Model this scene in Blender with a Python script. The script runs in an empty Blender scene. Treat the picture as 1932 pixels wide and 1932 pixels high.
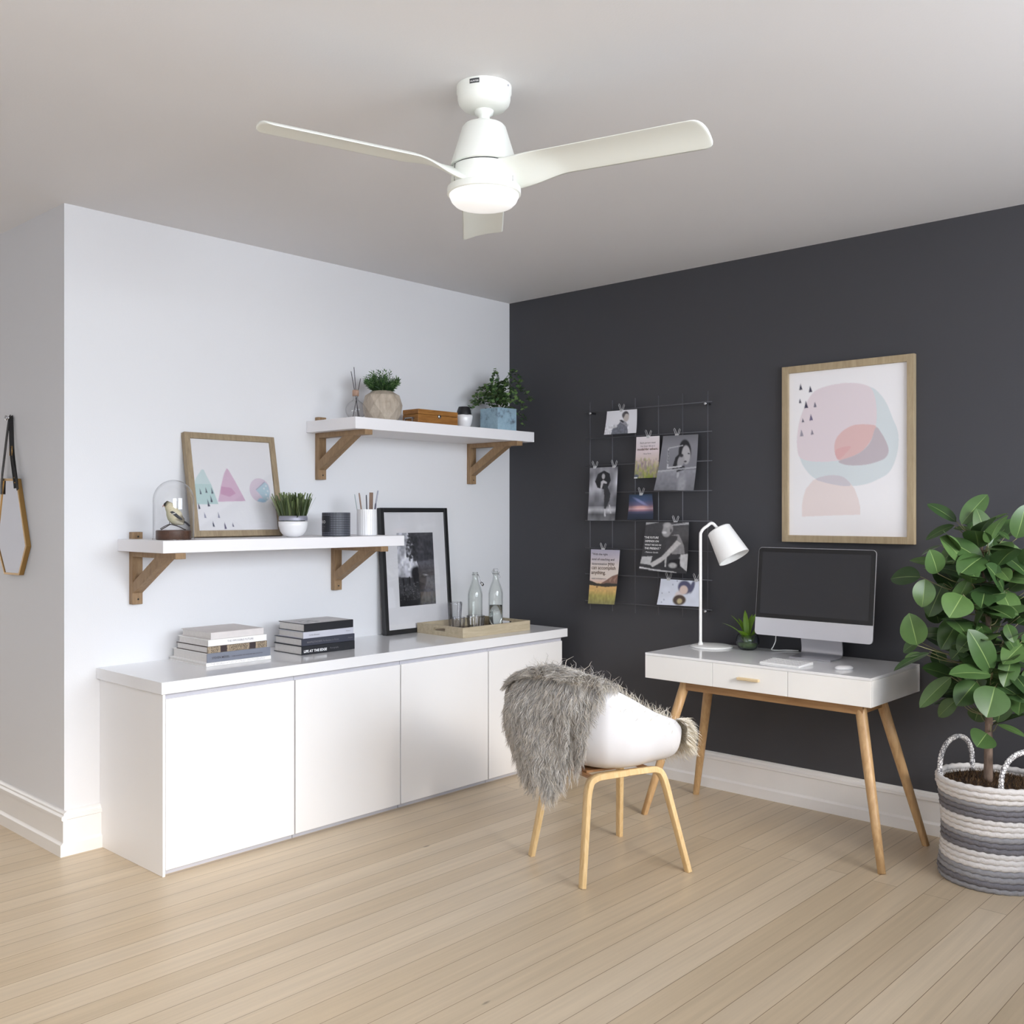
import bpy, bmesh, math, random
import numpy as np
from mathutils import Vector, Matrix, Euler
PI = math.pi
sc = bpy.context.scene
COL = sc.collection
R = random.Random(7)

# ------------------------------------------------------------------ helpers
def lin(c):
    c = c/255.0
    return c/12.92 if c <= .04045 else ((c+.055)/1.055)**2.4
def C(r, g, b): return (lin(r), lin(g), lin(b), 1)

def nodes(name):
    m = bpy.data.materials.new(name); m.use_nodes = True
    nt = m.node_tree; b = nt.nodes['Principled BSDF']
    return m, nt, b
def link(nt, a, b): nt.links.new(a, b)

def M(name, col, rough=.5, metal=0., spec=.5, coat=0., bump=None, var=None, emit=None, sheen=0, sub=0):
    """plain procedural material; bump=(scale,strength) noise bump; var=(scale,amount) noise colour variation"""
    m, nt, b = nodes(name)
    b.inputs['Base Color'].default_value = col
    b.inputs['Roughness'].default_value = rough
    b.inputs['Metallic'].default_value = metal
    b.inputs['Specular IOR Level'].default_value = spec
    b.inputs['Coat Weight'].default_value = coat
    b.inputs['Coat Roughness'].default_value = .08
    b.inputs['Sheen Weight'].default_value = sheen
    tc = nt.nodes.new('ShaderNodeTexCoord')
    if var is None: var = (6., .04)
    n = nt.nodes.new('ShaderNodeTexNoise'); n.inputs['Scale'].default_value = var[0]; n.inputs['Detail'].default_value = 3
    link(nt, tc.outputs['Object'], n.inputs['Vector'])
    mr = nt.nodes.new('ShaderNodeMapRange'); mr.inputs['To Min'].default_value = 1-var[1]; mr.inputs['To Max'].default_value = 1+var[1]
    link(nt, n.outputs['Fac'], mr.inputs['Value'])
    hs = nt.nodes.new('ShaderNodeHueSaturation'); hs.inputs['Color'].default_value = col
    link(nt, mr.outputs['Result'], hs.inputs['Value']); link(nt, hs.outputs['Color'], b.inputs['Base Color'])
    if bump:
        n2 = nt.nodes.new('ShaderNodeTexNoise'); n2.inputs['Scale'].default_value = bump[0]; n2.inputs['Detail'].default_value = 4
        link(nt, tc.outputs['Object'], n2.inputs['Vector'])
        bp = nt.nodes.new('ShaderNodeBump'); bp.inputs['Strength'].default_value = bump[1]; bp.inputs['Distance'].default_value = .01
        link(nt, n2.outputs['Fac'], bp.inputs['Height']); link(nt, bp.outputs['Normal'], b.inputs['Normal'])
    if emit:
        b.inputs['Emission Color'].default_value = emit[0]; b.inputs['Emission Strength'].default_value = emit[1]
    return m

def W(name, c1, c2, sc_=(40, 40, 3), rough=.5, spec=.4):
    """wood: noise stretched along the grain"""
    m, nt, b = nodes(name)
    tc = nt.nodes.new('ShaderNodeTexCoord'); mp = nt.nodes.new('ShaderNodeMapping')
    mp.inputs['Scale'].default_value = sc_
    link(nt, tc.outputs['Object'], mp.inputs['Vector'])
    n = nt.nodes.new('ShaderNodeTexNoise'); n.inputs['Scale'].default_value = 1; n.inputs['Detail'].default_value = 6; n.inputs['Roughness'].default_value = .65
    n.inputs['Distortion'].default_value = .6
    link(nt, mp.outputs['Vector'], n.inputs['Vector'])
    r = nt.nodes.new('ShaderNodeValToRGB')
    r.color_ramp.elements[0].position = .3; r.color_ramp.elements[0].color = c1
    r.color_ramp.elements[1].position = .7; r.color_ramp.elements[1].color = c2
    link(nt, n.outputs['Fac'], r.inputs['Fac']); link(nt, r.outputs['Color'], b.inputs['Base Color'])
    b.inputs['Roughness'].default_value = rough; b.inputs['Specular IOR Level'].default_value = spec
    bp = nt.nodes.new('ShaderNodeBump'); bp.inputs['Strength'].default_value = .08; bp.inputs['Distance'].default_value = .004
    link(nt, n.outputs['Fac'], bp.inputs['Height']); link(nt, bp.outputs['Normal'], b.inputs['Normal'])
    return m

def VC(name, rough=.5, spec=.3, grain=0., bump=None):
    """colour from the mesh's own 'Col' attribute (printed pictures, strands, leaves)"""
    m, nt, b = nodes(name)
    a = nt.nodes.new('ShaderNodeVertexColor'); a.layer_name = 'Col'
    out = a.outputs['Color']
    if grain:
        tc = nt.nodes.new('ShaderNodeTexCoord'); n = nt.nodes.new('ShaderNodeTexNoise'); n.inputs['Scale'].default_value = grain
        n.inputs['Detail'].default_value = 5
        link(nt, tc.outputs['Object'], n.inputs['Vector'])
        mr = nt.nodes.new('ShaderNodeMapRange'); mr.inputs['To Min'].default_value = .8; mr.inputs['To Max'].default_value = 1.2
        link(nt, n.outputs['Fac'], mr.inputs['Value'])
        hs = nt.nodes.new('ShaderNodeHueSaturation'); link(nt, out, hs.inputs['Color']); link(nt, mr.outputs['Result'], hs.inputs['Value'])
        out = hs.outputs['Color']
    link(nt, out, b.inputs['Base Color'])
    b.inputs['Roughness'].default_value = rough; b.inputs['Specular IOR Level'].default_value = spec
    return m

def GLASS(name, edge=(.45, .47, .5), clear=.97, tint=(1, 1, 1), expo=3.0, refl=1.0):
    """thin clear glass: see-through face on, darker and more mirror-like at grazing angles"""
    m = bpy.data.materials.new(name); m.use_nodes = True
    nt = m.node_tree; nt.nodes.clear()
    out = nt.nodes.new('ShaderNodeOutputMaterial')
    lw = nt.nodes.new('ShaderNodeLayerWeight'); lw.inputs['Blend'].default_value = .5
    pw = nt.nodes.new('ShaderNodeMath'); pw.operation = 'POWER'; pw.inputs[1].default_value = expo
    link(nt, lw.outputs['Facing'], pw.inputs[0])
    mx = nt.nodes.new('ShaderNodeMix'); mx.data_type = 'RGBA'
    mx.inputs['A'].default_value = (*[clear*t for t in tint], 1); mx.inputs['B'].default_value = (*edge, 1)
    link(nt, pw.outputs[0], mx.inputs['Factor'])
    tr = nt.nodes.new('ShaderNodeBsdfTransparent'); link(nt, mx.outputs['Result'], tr.inputs['Color'])
    gl = nt.nodes.new('ShaderNodeBsdfGlossy'); gl.inputs['Roughness'].default_value = .03
    p5 = nt.nodes.new('ShaderNodeMath'); p5.operation = 'POWER'; p5.inputs[1].default_value = 5; link(nt, lw.outputs['Facing'], p5.inputs[0])
    mu = nt.nodes.new('ShaderNodeMath'); mu.operation = 'MULTIPLY_ADD'; mu.inputs[1].default_value = .75*refl; mu.inputs[2].default_value = .04*refl; mu.use_clamp = True
    link(nt, p5.outputs[0], mu.inputs[0])
    ms = nt.nodes.new('ShaderNodeMixShader'); link(nt, mu.outputs[0], ms.inputs[0]); link(nt, tr.outputs[0], ms.inputs[1]); link(nt, gl.outputs[0], ms.inputs[2])
    link(nt, ms.outputs[0], out.inputs['Surface'])
    return m

def obj(name, bm, mat, parent=None, smooth=False, loc=None, rot=None):
    me = bpy.data.meshes.new(name)
    if isinstance(bm, bpy.types.Mesh): me = bm
    else:
        bm.normal_update()
        bm.to_mesh(me); bm.free()
    for m in (mat if isinstance(mat, (list, tuple)) else [mat]): me.materials.append(m)
    if smooth:
        for p in me.polygons: p.use_smooth = True
        if smooth == 'auto':
            try: me.set_sharp_from_angle(angle=math.radians(38))
            except Exception: pass
    o = bpy.data.objects.new(name, me); COL.objects.link(o)
    if parent: o.parent = parent
    if loc is not None: o.location = loc
    if rot is not None: o.rotation_euler = rot
    return o
def tag(o, label, cat, group=None, kind=None):
    o['label'] = label; o['category'] = cat
    if group: o['group'] = group
    if kind: o['kind'] = kind
    return o
def thing(name, label, cat, loc=(0, 0, 0), rotz=0, group=None):
    o = bpy.data.objects.new(name, None); COL.objects.link(o); o.empty_display_size = .05
    o.location = loc; o.rotation_euler = (0, 0, rotz)
    return tag(o, label, cat, group)
def struct(name, bm, mat, smooth=False, parent=None):
    o = obj(name, bm, mat, parent, smooth); o['kind'] = 'structure'; return o
def copy_tree(o, parent=None):
    c = o.copy(); COL.objects.link(c)
    if parent: c.parent = parent
    for ch in list(o.children): copy_tree(ch, c)
    return c
NB = bmesh.new

def box(bm, lo, hi, bev=0, seg=2, mat=0, mtx=None):
    lo = Vector(lo); hi = Vector(hi)
    r = bmesh.ops.create_cube(bm, size=1)
    vs = r['verts']; c = (lo+hi)/2; s = hi-lo
    for v in vs: v.co = Vector((v.co.x*s.x, v.co.y*s.y, v.co.z*s.z))+c
    fs = list({f for v in vs for f in v.link_faces})
    if bev:
        es = list({e for v in vs for e in v.link_edges})
        r = bmesh.ops.bevel(bm, geom=es, offset=bev, segments=seg, profile=.5, affect='EDGES', clamp_overlap=True)
        fs = list({f for f in r['faces']} | {f for v in r['verts'] for f in v.link_faces})
        vs = list({v for f in fs for v in f.verts})
    for f in fs: f.material_index = mat
    if mtx is not None:
        for v in vs: v.co = mtx @ v.co
    return vs
def cube(lo, hi, bev=0, seg=2):
    bm = NB(); box(bm, lo, hi, bev, seg); return bm

def ring_surface(bm, rings, closed=True, cap0=True, cap1=True, mat=0):
    vr = [[bm.verts.new(p) for p in r] for r in rings]
    n = len(vr[0])
    for a, b in zip(vr, vr[1:]):
        for i in range(n if closed else n-1):
            j = (i+1) % n
            try:
                f = bm.faces.new((a[i], a[j], b[j], b[i])); f.material_index = mat
            except ValueError: pass
    if closed and cap0:
        f = bm.faces.new(vr[0][::-1]); f.material_index = mat
    if closed and cap1:
        f = bm.faces.new(vr[-1]); f.material_index = mat
    return vr
def tube(bm, pts, r, n=10, mat=0, sec=None, closed=False, up=None, cap=True):
    """sweep a round (or given 2-D) section along pts; r number or list"""
    pts = [Vector(p) for p in pts]
    N = len(pts); rs = r if isinstance(r, (list, tuple)) else [r]*N
    T = []
    for i in range(N):
        if closed: t = pts[(i+1) % N]-pts[i-1]
        else: t = pts[min(i+1, N-1)]-pts[max(i-1, 0)]
        T.append(t.normalized())
    u = Vector(up) if up is not None else (Vector((0, 0, 1)) if abs(T[0].z) < .9 else Vector((1, 0, 0)))
    rings = []
    for i in range(N):
        u = (u-T[i]*u.dot(T[i]))
        if u.length < 1e-6: u = T[i].orthogonal()
        u.normalize(); v = T[i].cross(u)
        if sec: rg = [pts[i]+(u*a+v*b)*rs[i] for a, b in sec]
        else: rg = [pts[i]+(u*math.cos(2*PI*k/n)+v*math.sin(2*PI*k/n))*rs[i] for k in range(n)]
        rings.append(rg)
    if closed:
        rings.append(rings[0]); ring_surface(bm, rings, True, False, False, mat)
        bmesh.ops.remove_doubles(bm, verts=bm.verts, dist=1e-7)
    else: ring_surface(bm, rings, True, cap, cap, mat)
def smooth_path(pts, k=6):
    """Catmull-Rom through pts"""
    P = [Vector(p) for p in pts]; out = []
    for i in range(len(P)-1):
        p0 = P[max(i-1, 0)]; p1 = P[i]; p2 = P[i+1]; p3 = P[min(i+2, len(P)-1)]
        for s in range(k):
            t = s/k
            out.append(.5*((2*p1)+(p2-p0)*t+(2*p0-5*p1+4*p2-p3)*t*t+(3*p1-p0-3*p2+p3)*t**3))
    out.append(P[-1]); return out
def lathe(bm, prof, n=40, mat=0, mod=None, cap0=True, cap1=True, c=(0, 0, 0)):
    rings = []
    for r, z in prof:
        rings.append([(c[0]+(r*(mod(k/n, z) if mod else 1))*math.cos(2*PI*k/n), c[1]+(r*(mod(k/n, z) if mod else 1))*math.sin(2*PI*k/n), c[2]+z) for k in range(n)])
    return ring_surface(bm, rings, True, cap0, cap1, mat)
def prism(bm, poly, y0, y1, axis='y', mat=0):
    """extrude a 2-D polygon; axis y: poly is (x,z); axis x: (y,z); axis z: (x,y)"""
    def P(a, b, t): return {'y': (a, t, b), 'x': (t, a, b), 'z': (a, b, t)}[axis]
    A = [bm.verts.new(P(a, b, y0)) for a, b in poly]; B_ = [bm.verts.new(P(a, b, y1)) for a, b in poly]
    n = len(poly)
    for i in range(n):
        f = bm.faces.new((A[i], A[(i+1) % n], B_[(i+1) % n], B_[i])); f.material_index = mat
    f = bm.faces.new(A[::-1]); f.material_index = mat
    f = bm.faces.new(B_); f.material_index = mat
    bmesh.ops.recalc_face_normals(bm, faces=bm.faces)
def flat(bm, poly, mtx, lift=0, mat=0):
    """a filled 2-D polygon (x right, y up) placed by mtx"""
    vs = [bm.verts.new(mtx @ Vector((a, b, lift))) for a, b in poly]
    f = bm.faces.new(vs); f.material_index = mat; return f

def text(s, parent, mat, mtx, width=None, size=None, name='lettering', align='LEFT', bold=0.0):
    cu = bpy.data.curves.new('txt', 'FONT'); cu.body = s; cu.size = size or 1; cu.align_x = align; cu.offset = bold
    cu.resolution_u = 3
    t = bpy.data.objects.new('txt', cu); COL.objects.link(t)
    bpy.context.view_layer.update()
    dg = bpy.context.evaluated_depsgraph_get()
    me = bpy.data.meshes.new_from_object(t.evaluated_get(dg))
    bpy.data.objects.remove(t)
    k = 1
    if width and len(me.vertices):
        xs = [v.co.x for v in me.vertices]; k = width/(max(xs)-min(xs))
    me.transform(Matrix.Scale(k, 4)); me.transform(mtx)
    me.name = name
    return obj(name, me, mat, parent)
def frame_mtx(o, x, y):
    """matrix whose local x,y are the given world vectors"""
    x = Vector(x).normalized(); y = Vector(y).normalized(); z = x.cross(y)
    m = Matrix((x, y, z)).transposed().to_4x4(); m.translation = Vector(o); return m

def setcol(me, cols):
    """per-vertex colours (linear)"""
    a = me.color_attributes.new('Col', 'FLOAT_COLOR', 'POINT')
    arr = np.ones((len(me.vertices), 4), dtype=np.float32); arr[:, :3] = np.asarray(cols, dtype=np.float32)[:, :3]
    a.data.foreach_set('color', arr.ravel())
def pymesh(name, V, F, cols=None):
    me = bpy.data.meshes.new(name); me.from_pydata(V, [], F); me.update()
    if cols is not None: setcol(me, cols)
    return me

# a small painter for the printed photographs
class Pic:
    def __init__(s, w, h, col=(.5, .5, .5), seed=0):
        s.w = w; s.h = h; s.a = np.zeros((h, w, 3)); s.a[:] = [lin(c) for c in col]
        yy, xx = np.mgrid[0:h, 0:w]; s.x = (xx+.5)/w; s.y = (yy+.5)/h; s.r = np.random.RandomState(seed)
    def blend(s, m, col):
        c = np.array([lin(v) for v in col]); s.a = s.a*(1-m[..., None])+c*m[..., None]; return s
    def grad(s, stops, ax='y'):
        t = s.y if ax == 'y' else s.x
        for ch in range(3): s.a[..., ch] = np.interp(t, [q[0] for q in stops], [lin(q[1][ch]) for q in stops])
        return s
    def ell(s, cx, cy, rx, ry, col, rot=0, soft=.15, op=1):
        c_, s_ = math.cos(rot), math.sin(rot); asp = s.h/s.w
        dx = s.x-cx; dy = (s.y-cy)*asp
        u = (dx*c_+dy*s_)/rx; v = (-dx*s_+dy*c_)/(ry*asp)
        d = np.sqrt(u*u+v*v); return s.blend(np.clip((1-d)/soft+.5, 0, 1)*op, col)
    def poly(s, pts, col, op=1):
        m = np.zeros((s.h, s.w))
        for ox, oy in ((-.25, -.25), (.25, -.25), (-.25, .25), (.25, .25)):
            X = s.x+ox/s.w; Y = s.y+oy/s.h; ins = np.zeros((s.h, s.w), bool)
            n = len(pts)
            for i in range(n):
                x1, y1 = pts[i]; x2, y2 = pts[(i+1) % n]
                c = ((y1 > Y) != (y2 > Y)) & (X < (x2-x1)*(Y-y1)/((y2-y1) or 1e-9)+x1); ins ^= c
            m += ins/4
        return s.blend(m*op, col)
    def noise(s, amp, fx=8, fy=8, mask=None):
        g = s.r.rand(fy+2, fx+2); X = s.x*fx; Y = s.y*fy; i = X.astype(int); j = Y.astype(int); fx_ = X-i; fy_ = Y-j
        fx_ = fx_*fx_*(3-2*fx_); fy_ = fy_*fy_*(3-2*fy_)
        v = g[j, i]*(1-fx_)*(1-fy_)+g[j, i+1]*fx_*(1-fy_)+g[j+1, i]*(1-fx_)*fy_+g[j+1, i+1]*fx_*fy_
        k = 1+(v-.5)*2*amp*(1 if mask is None else mask)
        s.a = np.clip(s.a*k[..., None], 0, 1); return s
def pic_mesh(name, pic, P):
    """grid mesh with the picture's colours; P(u,v) -> point, u right, v down"""
    w, h = pic.w, pic.h
    V = [P((i+.5)/w if 0 < i < w-1 else (0 if i == 0 else 1), (j+.5)/h if 0 < j < h-1 else (0 if j == 0 else 1)) for j in range(h) for i in range(w)]
    F = [(j*w+i, (j+1)*w+i, (j+1)*w+i+1, j*w+i+1) for j in range(h-1) for i in range(w-1)]
    return pymesh(name, V, F, pic.a.reshape(-1, 3))

# ------------------------------------------------------------------ materials
wallw = M('wall_white', C(226, 226, 228), .62, spec=.25, bump=(180, .04), var=(2, .01))
ceilw = M('ceiling_paint', C(226, 225, 226), .8, spec=.15, bump=(160, .04), var=(2, .01))
walld = M('wall_charcoal', C(68, 68, 72), .6, spec=.3, bump=(220, .05), var=(3, .03))
trimw = M('trim_white', C(236, 234, 232), .35, spec=.4)
lacq = M('white_lacquer', C(238, 237, 237), .3, spec=.45, var=(3, .01))
glossw = M('white_gloss', C(236, 236, 238), .1, spec=.5, var=(3, .01))
satinw = M('white_satin', C(240, 239, 237), .32, spec=.45, var=(4, .01))
shelfw = M('white_shelf_paint', C(238, 236, 238), .45, spec=.35, var=(4, .01))
greyrail = M('grey_rail', C(190, 190, 198), .4, spec=.4)
gapshade = M('gap_shade', C(60, 58, 58), .6)
brackw = W('walnut_bracket', C(130, 103, 75), C(162, 134, 101), (45, 80, 14), .55)
oak = W('oak_leg', C(172, 136, 94), C(202, 168, 124), (70, 70, 5), .42)
beech = W('beech_veneer', C(204, 168, 116), C(226, 198, 150), (90, 90, 6), .4)
beechd = W('chair_brace_wood', C(150, 108, 72), C(176, 134, 94), (50, 50, 8), .45)
apronw = W('desk_apron_wood', C(148, 110, 72), C(174, 136, 94), (6, 70, 70), .45)
taupe = W('taupe_frame_wood', C(136, 118, 94), C(164, 146, 118), (60, 60, 8), .5)
oakf = W('oak_frame_wood', C(156, 138, 110), C(178, 160, 130), (60, 60, 8), .5)
trayw = W('tray_wood', C(172, 158, 132), C(196, 183, 158), (60, 7, 60), .5)
trayd = W('tray_floor_wood', C(126, 112, 92), C(148, 132, 110), (60, 7, 60), .5)
boxw = W('honey_box_wood', C(128, 82, 36), C(178, 124, 62), (20, 10, 90), .45)
vasew = W('pale_mango_wood', C(160, 146, 130), C(196, 184, 168), (40, 40, 10), .6)
walnut = W('dark_walnut', C(58, 38, 28), C(92, 62, 46), (8, 50, 40), .4)
blackm = M('black_satin', C(26, 26, 28), .4)
blackg = M('black_glass', C(14, 14, 17), .06, spec=.6, coat=.5)
screenm = M('dark_screen', C(34, 35, 41), .05, spec=.7, coat=.6)
alu = M('brushed_aluminium', C(206, 206, 212), .32, metal=.75, spec=.5)
alul = M('pale_aluminium', C(226, 226, 232), .38, metal=.45, spec=.5)
steel = M('steel', C(190, 190, 192), .22, metal=1)
gold = M('brass', C(172, 136, 82), .34, metal=.9, bump=(60, .05))
leather = M('black_leather', C(20, 19, 20), .55, bump=(90, .2))
mirrorm = M('mirror_glass', C(238, 238, 242), .02, metal=1)
lampw = M('lamp_white', C(245, 245, 244), .38, spec=.45)
fanw = M('fan_white', C(240, 242, 236), .5, spec=.4, var=(3, .01))
fanblade = M('fan_blade_white', C(238, 241, 234), .55, spec=.35, var=(5, .015))
fanglass = M('fan_light_glass', C(250, 250, 250), .3, emit=((1, .985, .96, 1), .42))
fandark = M('fan_gap_shade', C(40, 40, 40), .6)
papw = M('paper_white', C(240, 238, 240), .7, spec=.2, var=(30, .01))
pagem = M('page_block', C(214, 210, 206), .8, bump=(300, .3), var=(90, .08))
matb = M('mat_board', C(232, 231, 234), .75, spec=.2)
printm = VC('printed_photo', .35, .4)
inkd = M('ink_dark', C(64, 60, 66), .6)
inkb = M('ink_brown', C(96, 78, 66), .6)
inkw = M('ink_white', C(240, 240, 240), .6)
inkg = M('ink_grey', C(120, 118, 122), .6)
clear = GLASS('clear_glass', (.62, .63, .66), .985, (1, 1, 1), 4)
bottleg = GLASS('bottle_glass', (.30, .31, .33), .985, (.99, 1, .99), 4.5)
flute = GLASS('fluted_glass', (.34, .34, .38), .97, (.99, .99, 1), 2.3, 1.4)
domeg = GLASS('dome_glass', (.62, .63, .66), .985, (1, 1, 1), 4, 1.4)
terrg = GLASS('smoky_glass', (.34, .37, .41), .90, (.95, .98, 1.0), 2.2, 1.2)
water = bpy.data.materials.new('water'); water.use_nodes = True
_b = water.node_tree.nodes['Principled BSDF']; _b.inputs['Transmission Weight'].default_value = 1; _b.inputs['IOR'].default_value = 1.33
_b.inputs['Roughness'].default_value = .01; _b.inputs['Base Color'].default_value = (.95, .97, .97, 1)
leafm = VC('leaf_green', .36, .45, grain=22)
fernm = VC('fern_green', .5, .3, grain=60)
soilm = M('soil', C(58, 44, 34), .9, bump=(120, .8), var=(90, .4))
coirm = VC('coir_fibre', .8, .1)
barkm = W('bark', C(96, 80, 70), C(138, 118, 104), (70, 70, 20), .8)
potw = M('white_ceramic', C(236, 235, 236), .22, spec=.5, coat=.2)
tinb = M('black_tin', C(46, 48, 54), .45)
furm = VC('sheepskin_fur', .7, .15)
_n = furm.node_tree; _t = _n.nodes.new('ShaderNodeBsdfTranslucent'); _x = _n.nodes.new('ShaderNodeMixShader'); _x.inputs[0].default_value = .38
_n.links.new(_n.nodes['Color Attribute'].outputs['Color'], _t.inputs['Color']); _n.links.new(_n.nodes['Principled BSDF'].outputs[0], _x.inputs[1]); _n.links.new(_t.outputs[0], _x.inputs[2]); _n.links.new(_x.outputs[0], _n.nodes['Material Output'].inputs['Surface'])
hidem = M('hide', C(186, 178, 168), .8, bump=(40, .4))

# floor: narrow pale boards along the white wall
def floor_mat():
    m, nt, b = nodes('floor_boards')
    tc = nt.nodes.new('ShaderNodeTexCoord'); sp = nt.nodes.new('ShaderNodeSeparateXYZ'); cb = nt.nodes.new('ShaderNodeCombineXYZ')
    link(nt, tc.outputs['Object'], sp.inputs[0])
    ad = nt.nodes.new('ShaderNodeMath'); ad.operation = 'ADD'; ad.inputs[1].default_value = 20.0-.0-.004
    ay = nt.nodes.new('ShaderNodeMath'); ay.operation = 'ADD'; ay.inputs[1].default_value = 30.0
    link(nt, sp.outputs['X'], ad.inputs[0]); link(nt, sp.outputs['Y'], ay.inputs[0])
    link(nt, ay.outputs[0], cb.inputs['X']); link(nt, ad.outputs[0], cb.inputs['Y'])
    br = nt.nodes.new('ShaderNodeTexBrick')
    br.offset = .37; br.offset_frequency = 2; br.squash = 1
    br.inputs['Scale'].default_value = 1; br.inputs['Brick Width'].default_value = 5.2; br.inputs['Row Height'].default_value = .0973
    br.inputs['Mortar Size'].default_value = .0011; br.inputs['Mortar Smooth'].default_value = .3; br.inputs['Bias'].default_value = 0
    br.inputs['Color1'].default_value = C(197, 177, 148); br.inputs['Color2'].default_value = C(208, 190, 164); br.inputs['Mortar'].default_value = C(120, 98, 74)
    link(nt, cb.outputs[0], br.inputs['Vector'])
    mp = nt.nodes.new('ShaderNodeMapping'); mp.inputs['Scale'].default_value = (55, 1.6, 1); link(nt, tc.outputs['Object'], mp.inputs['Vector'])
    n = nt.nodes.new('ShaderNodeTexNoise'); n.inputs['Scale'].default_value = 1; n.inputs['Detail'].default_value = 6; n.inputs['Roughness'].default_value = .6
    link(nt, mp.outputs[0], n.inputs['Vector'])
    mr = nt.nodes.new('ShaderNodeMapRange'); mr.inputs['From Min'].default_value = .25; mr.inputs['From Max'].default_value = .75; mr.inputs['To Min'].default_value = .9; mr.inputs['To Max'].default_value = 1.08
    link(nt, n.outputs['Fac'], mr.inputs['Value'])
    mp2 = nt.nodes.new('ShaderNodeMapping'); mp2.inputs['Scale'].default_value = (10.27, .5, 1); link(nt, tc.outputs['Object'], mp2.inputs['Vector'])
    n3 = nt.nodes.new('ShaderNodeTexNoise'); n3.inputs['Scale'].default_value = 1; link(nt, mp2.outputs[0], n3.inputs['Vector'])
    mr3 = nt.nodes.new('ShaderNodeMapRange'); mr3.inputs['From Min'].default_value = .3; mr3.inputs['From Max'].default_value = .7; mr3.inputs['To Min'].default_value = .94; mr3.inputs['To Max'].default_value = 1.04
    link(nt, n3.outputs['Fac'], mr3.inputs['Value'])
    mu = nt.nodes.new('ShaderNodeMath'); mu.operation = 'MULTIPLY'; link(nt, mr.outputs[0], mu.inputs[0]); link(nt, mr3.outputs[0], mu.inputs[1])
    # small knots
    vo = nt.nodes.new('ShaderNodeTexVoronoi'); vo.inputs['Scale'].default_value = 1; mp3 = nt.nodes.new('ShaderNodeMapping'); mp3.inputs['Scale'].default_value = (4.2, 1.3, 1)
    link(nt, tc.outputs['Object'], mp3.inputs['Vector']); link(nt, mp3.outputs[0], vo.inputs['Vector'])
    kn = nt.nodes.new('ShaderNodeMapRange'); kn.inputs['From Min'].default_value = .012; kn.inputs['From Max'].default_value = .03; kn.inputs['To Min'].default_value = .45; kn.inputs['To Max'].default_value = 1
    link(nt, vo.outputs['Distance'], kn.inputs['Value'])
    mu2 = nt.nodes.new('ShaderNodeMath'); mu2.operation = 'MULTIPLY'; link(nt, mu.outputs[0], mu2.inputs[0]); link(nt, kn.outputs[0], mu2.inputs[1])
    hs = nt.nodes.new('ShaderNodeHueSaturation'); link(nt, br.outputs['Color'], hs.inputs['Color']); link(nt, mu2.outputs[0], hs.inputs['Value'])
    link(nt, hs.outputs['Color'], b.inputs['Base Color'])
    b.inputs['Roughness'].default_value = .36; b.inputs['Specular IOR Level'].default_value = .4
    bp = nt.nodes.new('ShaderNodeBump'); bp.inputs['Strength'].default_value = .35; bp.inputs['Distance'].default_value = .002; bp.invert = True
    link(nt, br.outputs['Fac'], bp.inputs['Height']); link(nt, bp.outputs['Normal'], b.inputs['Normal'])
    return m
floorm = floor_mat()

# ------------------------------------------------------------------ setting
XR, YF, XL, H = 5.2, -7.4, -3.0, 2.7
WE = -2.712           # end of the white wall
struct('floor', cube((XL, YF, -.12), (XR, .12, 0)), floorm)
struct('ceiling', cube((XL, YF, H), (XR, .12, H+.12)), ceilw)
struct('wall_back', cube((0, 0, 0), (XR, .12, H)), walld)
struct('wall_left', cube((-.12, WE+.0, 0), (0, .12, H)), wallw)
struct('wall_hall', cube((XL, WE, 0), (-.12, WE+.12, H)), wallw)
struct('wall_far', cube((XL-.12, YF, 0), (XL, WE+.12, H)), wallw)
struct('wall_front', cube((XL-.12, YF-.12, 0), (XR+.12, YF, H)), wallw)
struct('wall_light_block', cube((XL, YF, 0), (1.45, -4.0, H)), wallw)  # unseen wall added to keep the rear light off the hallway
# wall_right with two wide windows
WZ0, WZ1 = 1.25, 2.6
WIN = ((-6.3, -3.40), (-2.62, -.50))
bm = NB()
ys = [YF]+[y for w_ in WIN for y in w_]+[.12]
for k in range(0, len(ys), 2): box(bm, (XR, ys[k], WZ0), (XR+.12, ys[k+1], WZ1))
box(bm, (XR, YF, 0), (XR+.12, .12, WZ0)); box(bm, (XR, YF, WZ1), (XR+.12, .12, H))
struct('wall_right', bm, wallw)
for k, (WY0, WY1) in enumerate(WIN):
    bm = NB()
    for y in (WY0, WY1-.05): box(bm, (XR+.02, y, WZ0), (XR+.1, y+.05, WZ1))
    for z in (WZ0, WZ1-.05): box(bm, (XR+.02, WY0, z), (XR+.1, WY1, z+.05))
    struct('window_%d' % (k+1), bm, trimw)

def skirting(name, ax, a, b, off=0.0):
    """profile swept along x (ax='x', in front of y=off towards -y) or y (towards +x)"""
    p = [(0, 0), (.026, 0), (.026, .048), (.019, .054), (.016, .058), (.016, .146), (.022, .150), (.022, .163), (.013, .169), (.013, .176), (.006, .182), (0, .184)]
    bm = NB()
    if ax == 'x': prism(bm, [(off-d, z) for d, z in p], a, b, 'x')
    else: prism(bm, [(off+d, z) for d, z in p], a, b, 'y')
    return struct(name, bm, trimw)
skirting('baseboard_back', 'x', 0.57, XR, 0)
skirting('baseboard_hall', 'x', XL, .026, WE)
skirting('baseboard_left', 'y', WE-.0, -2.556, 0)

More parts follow.
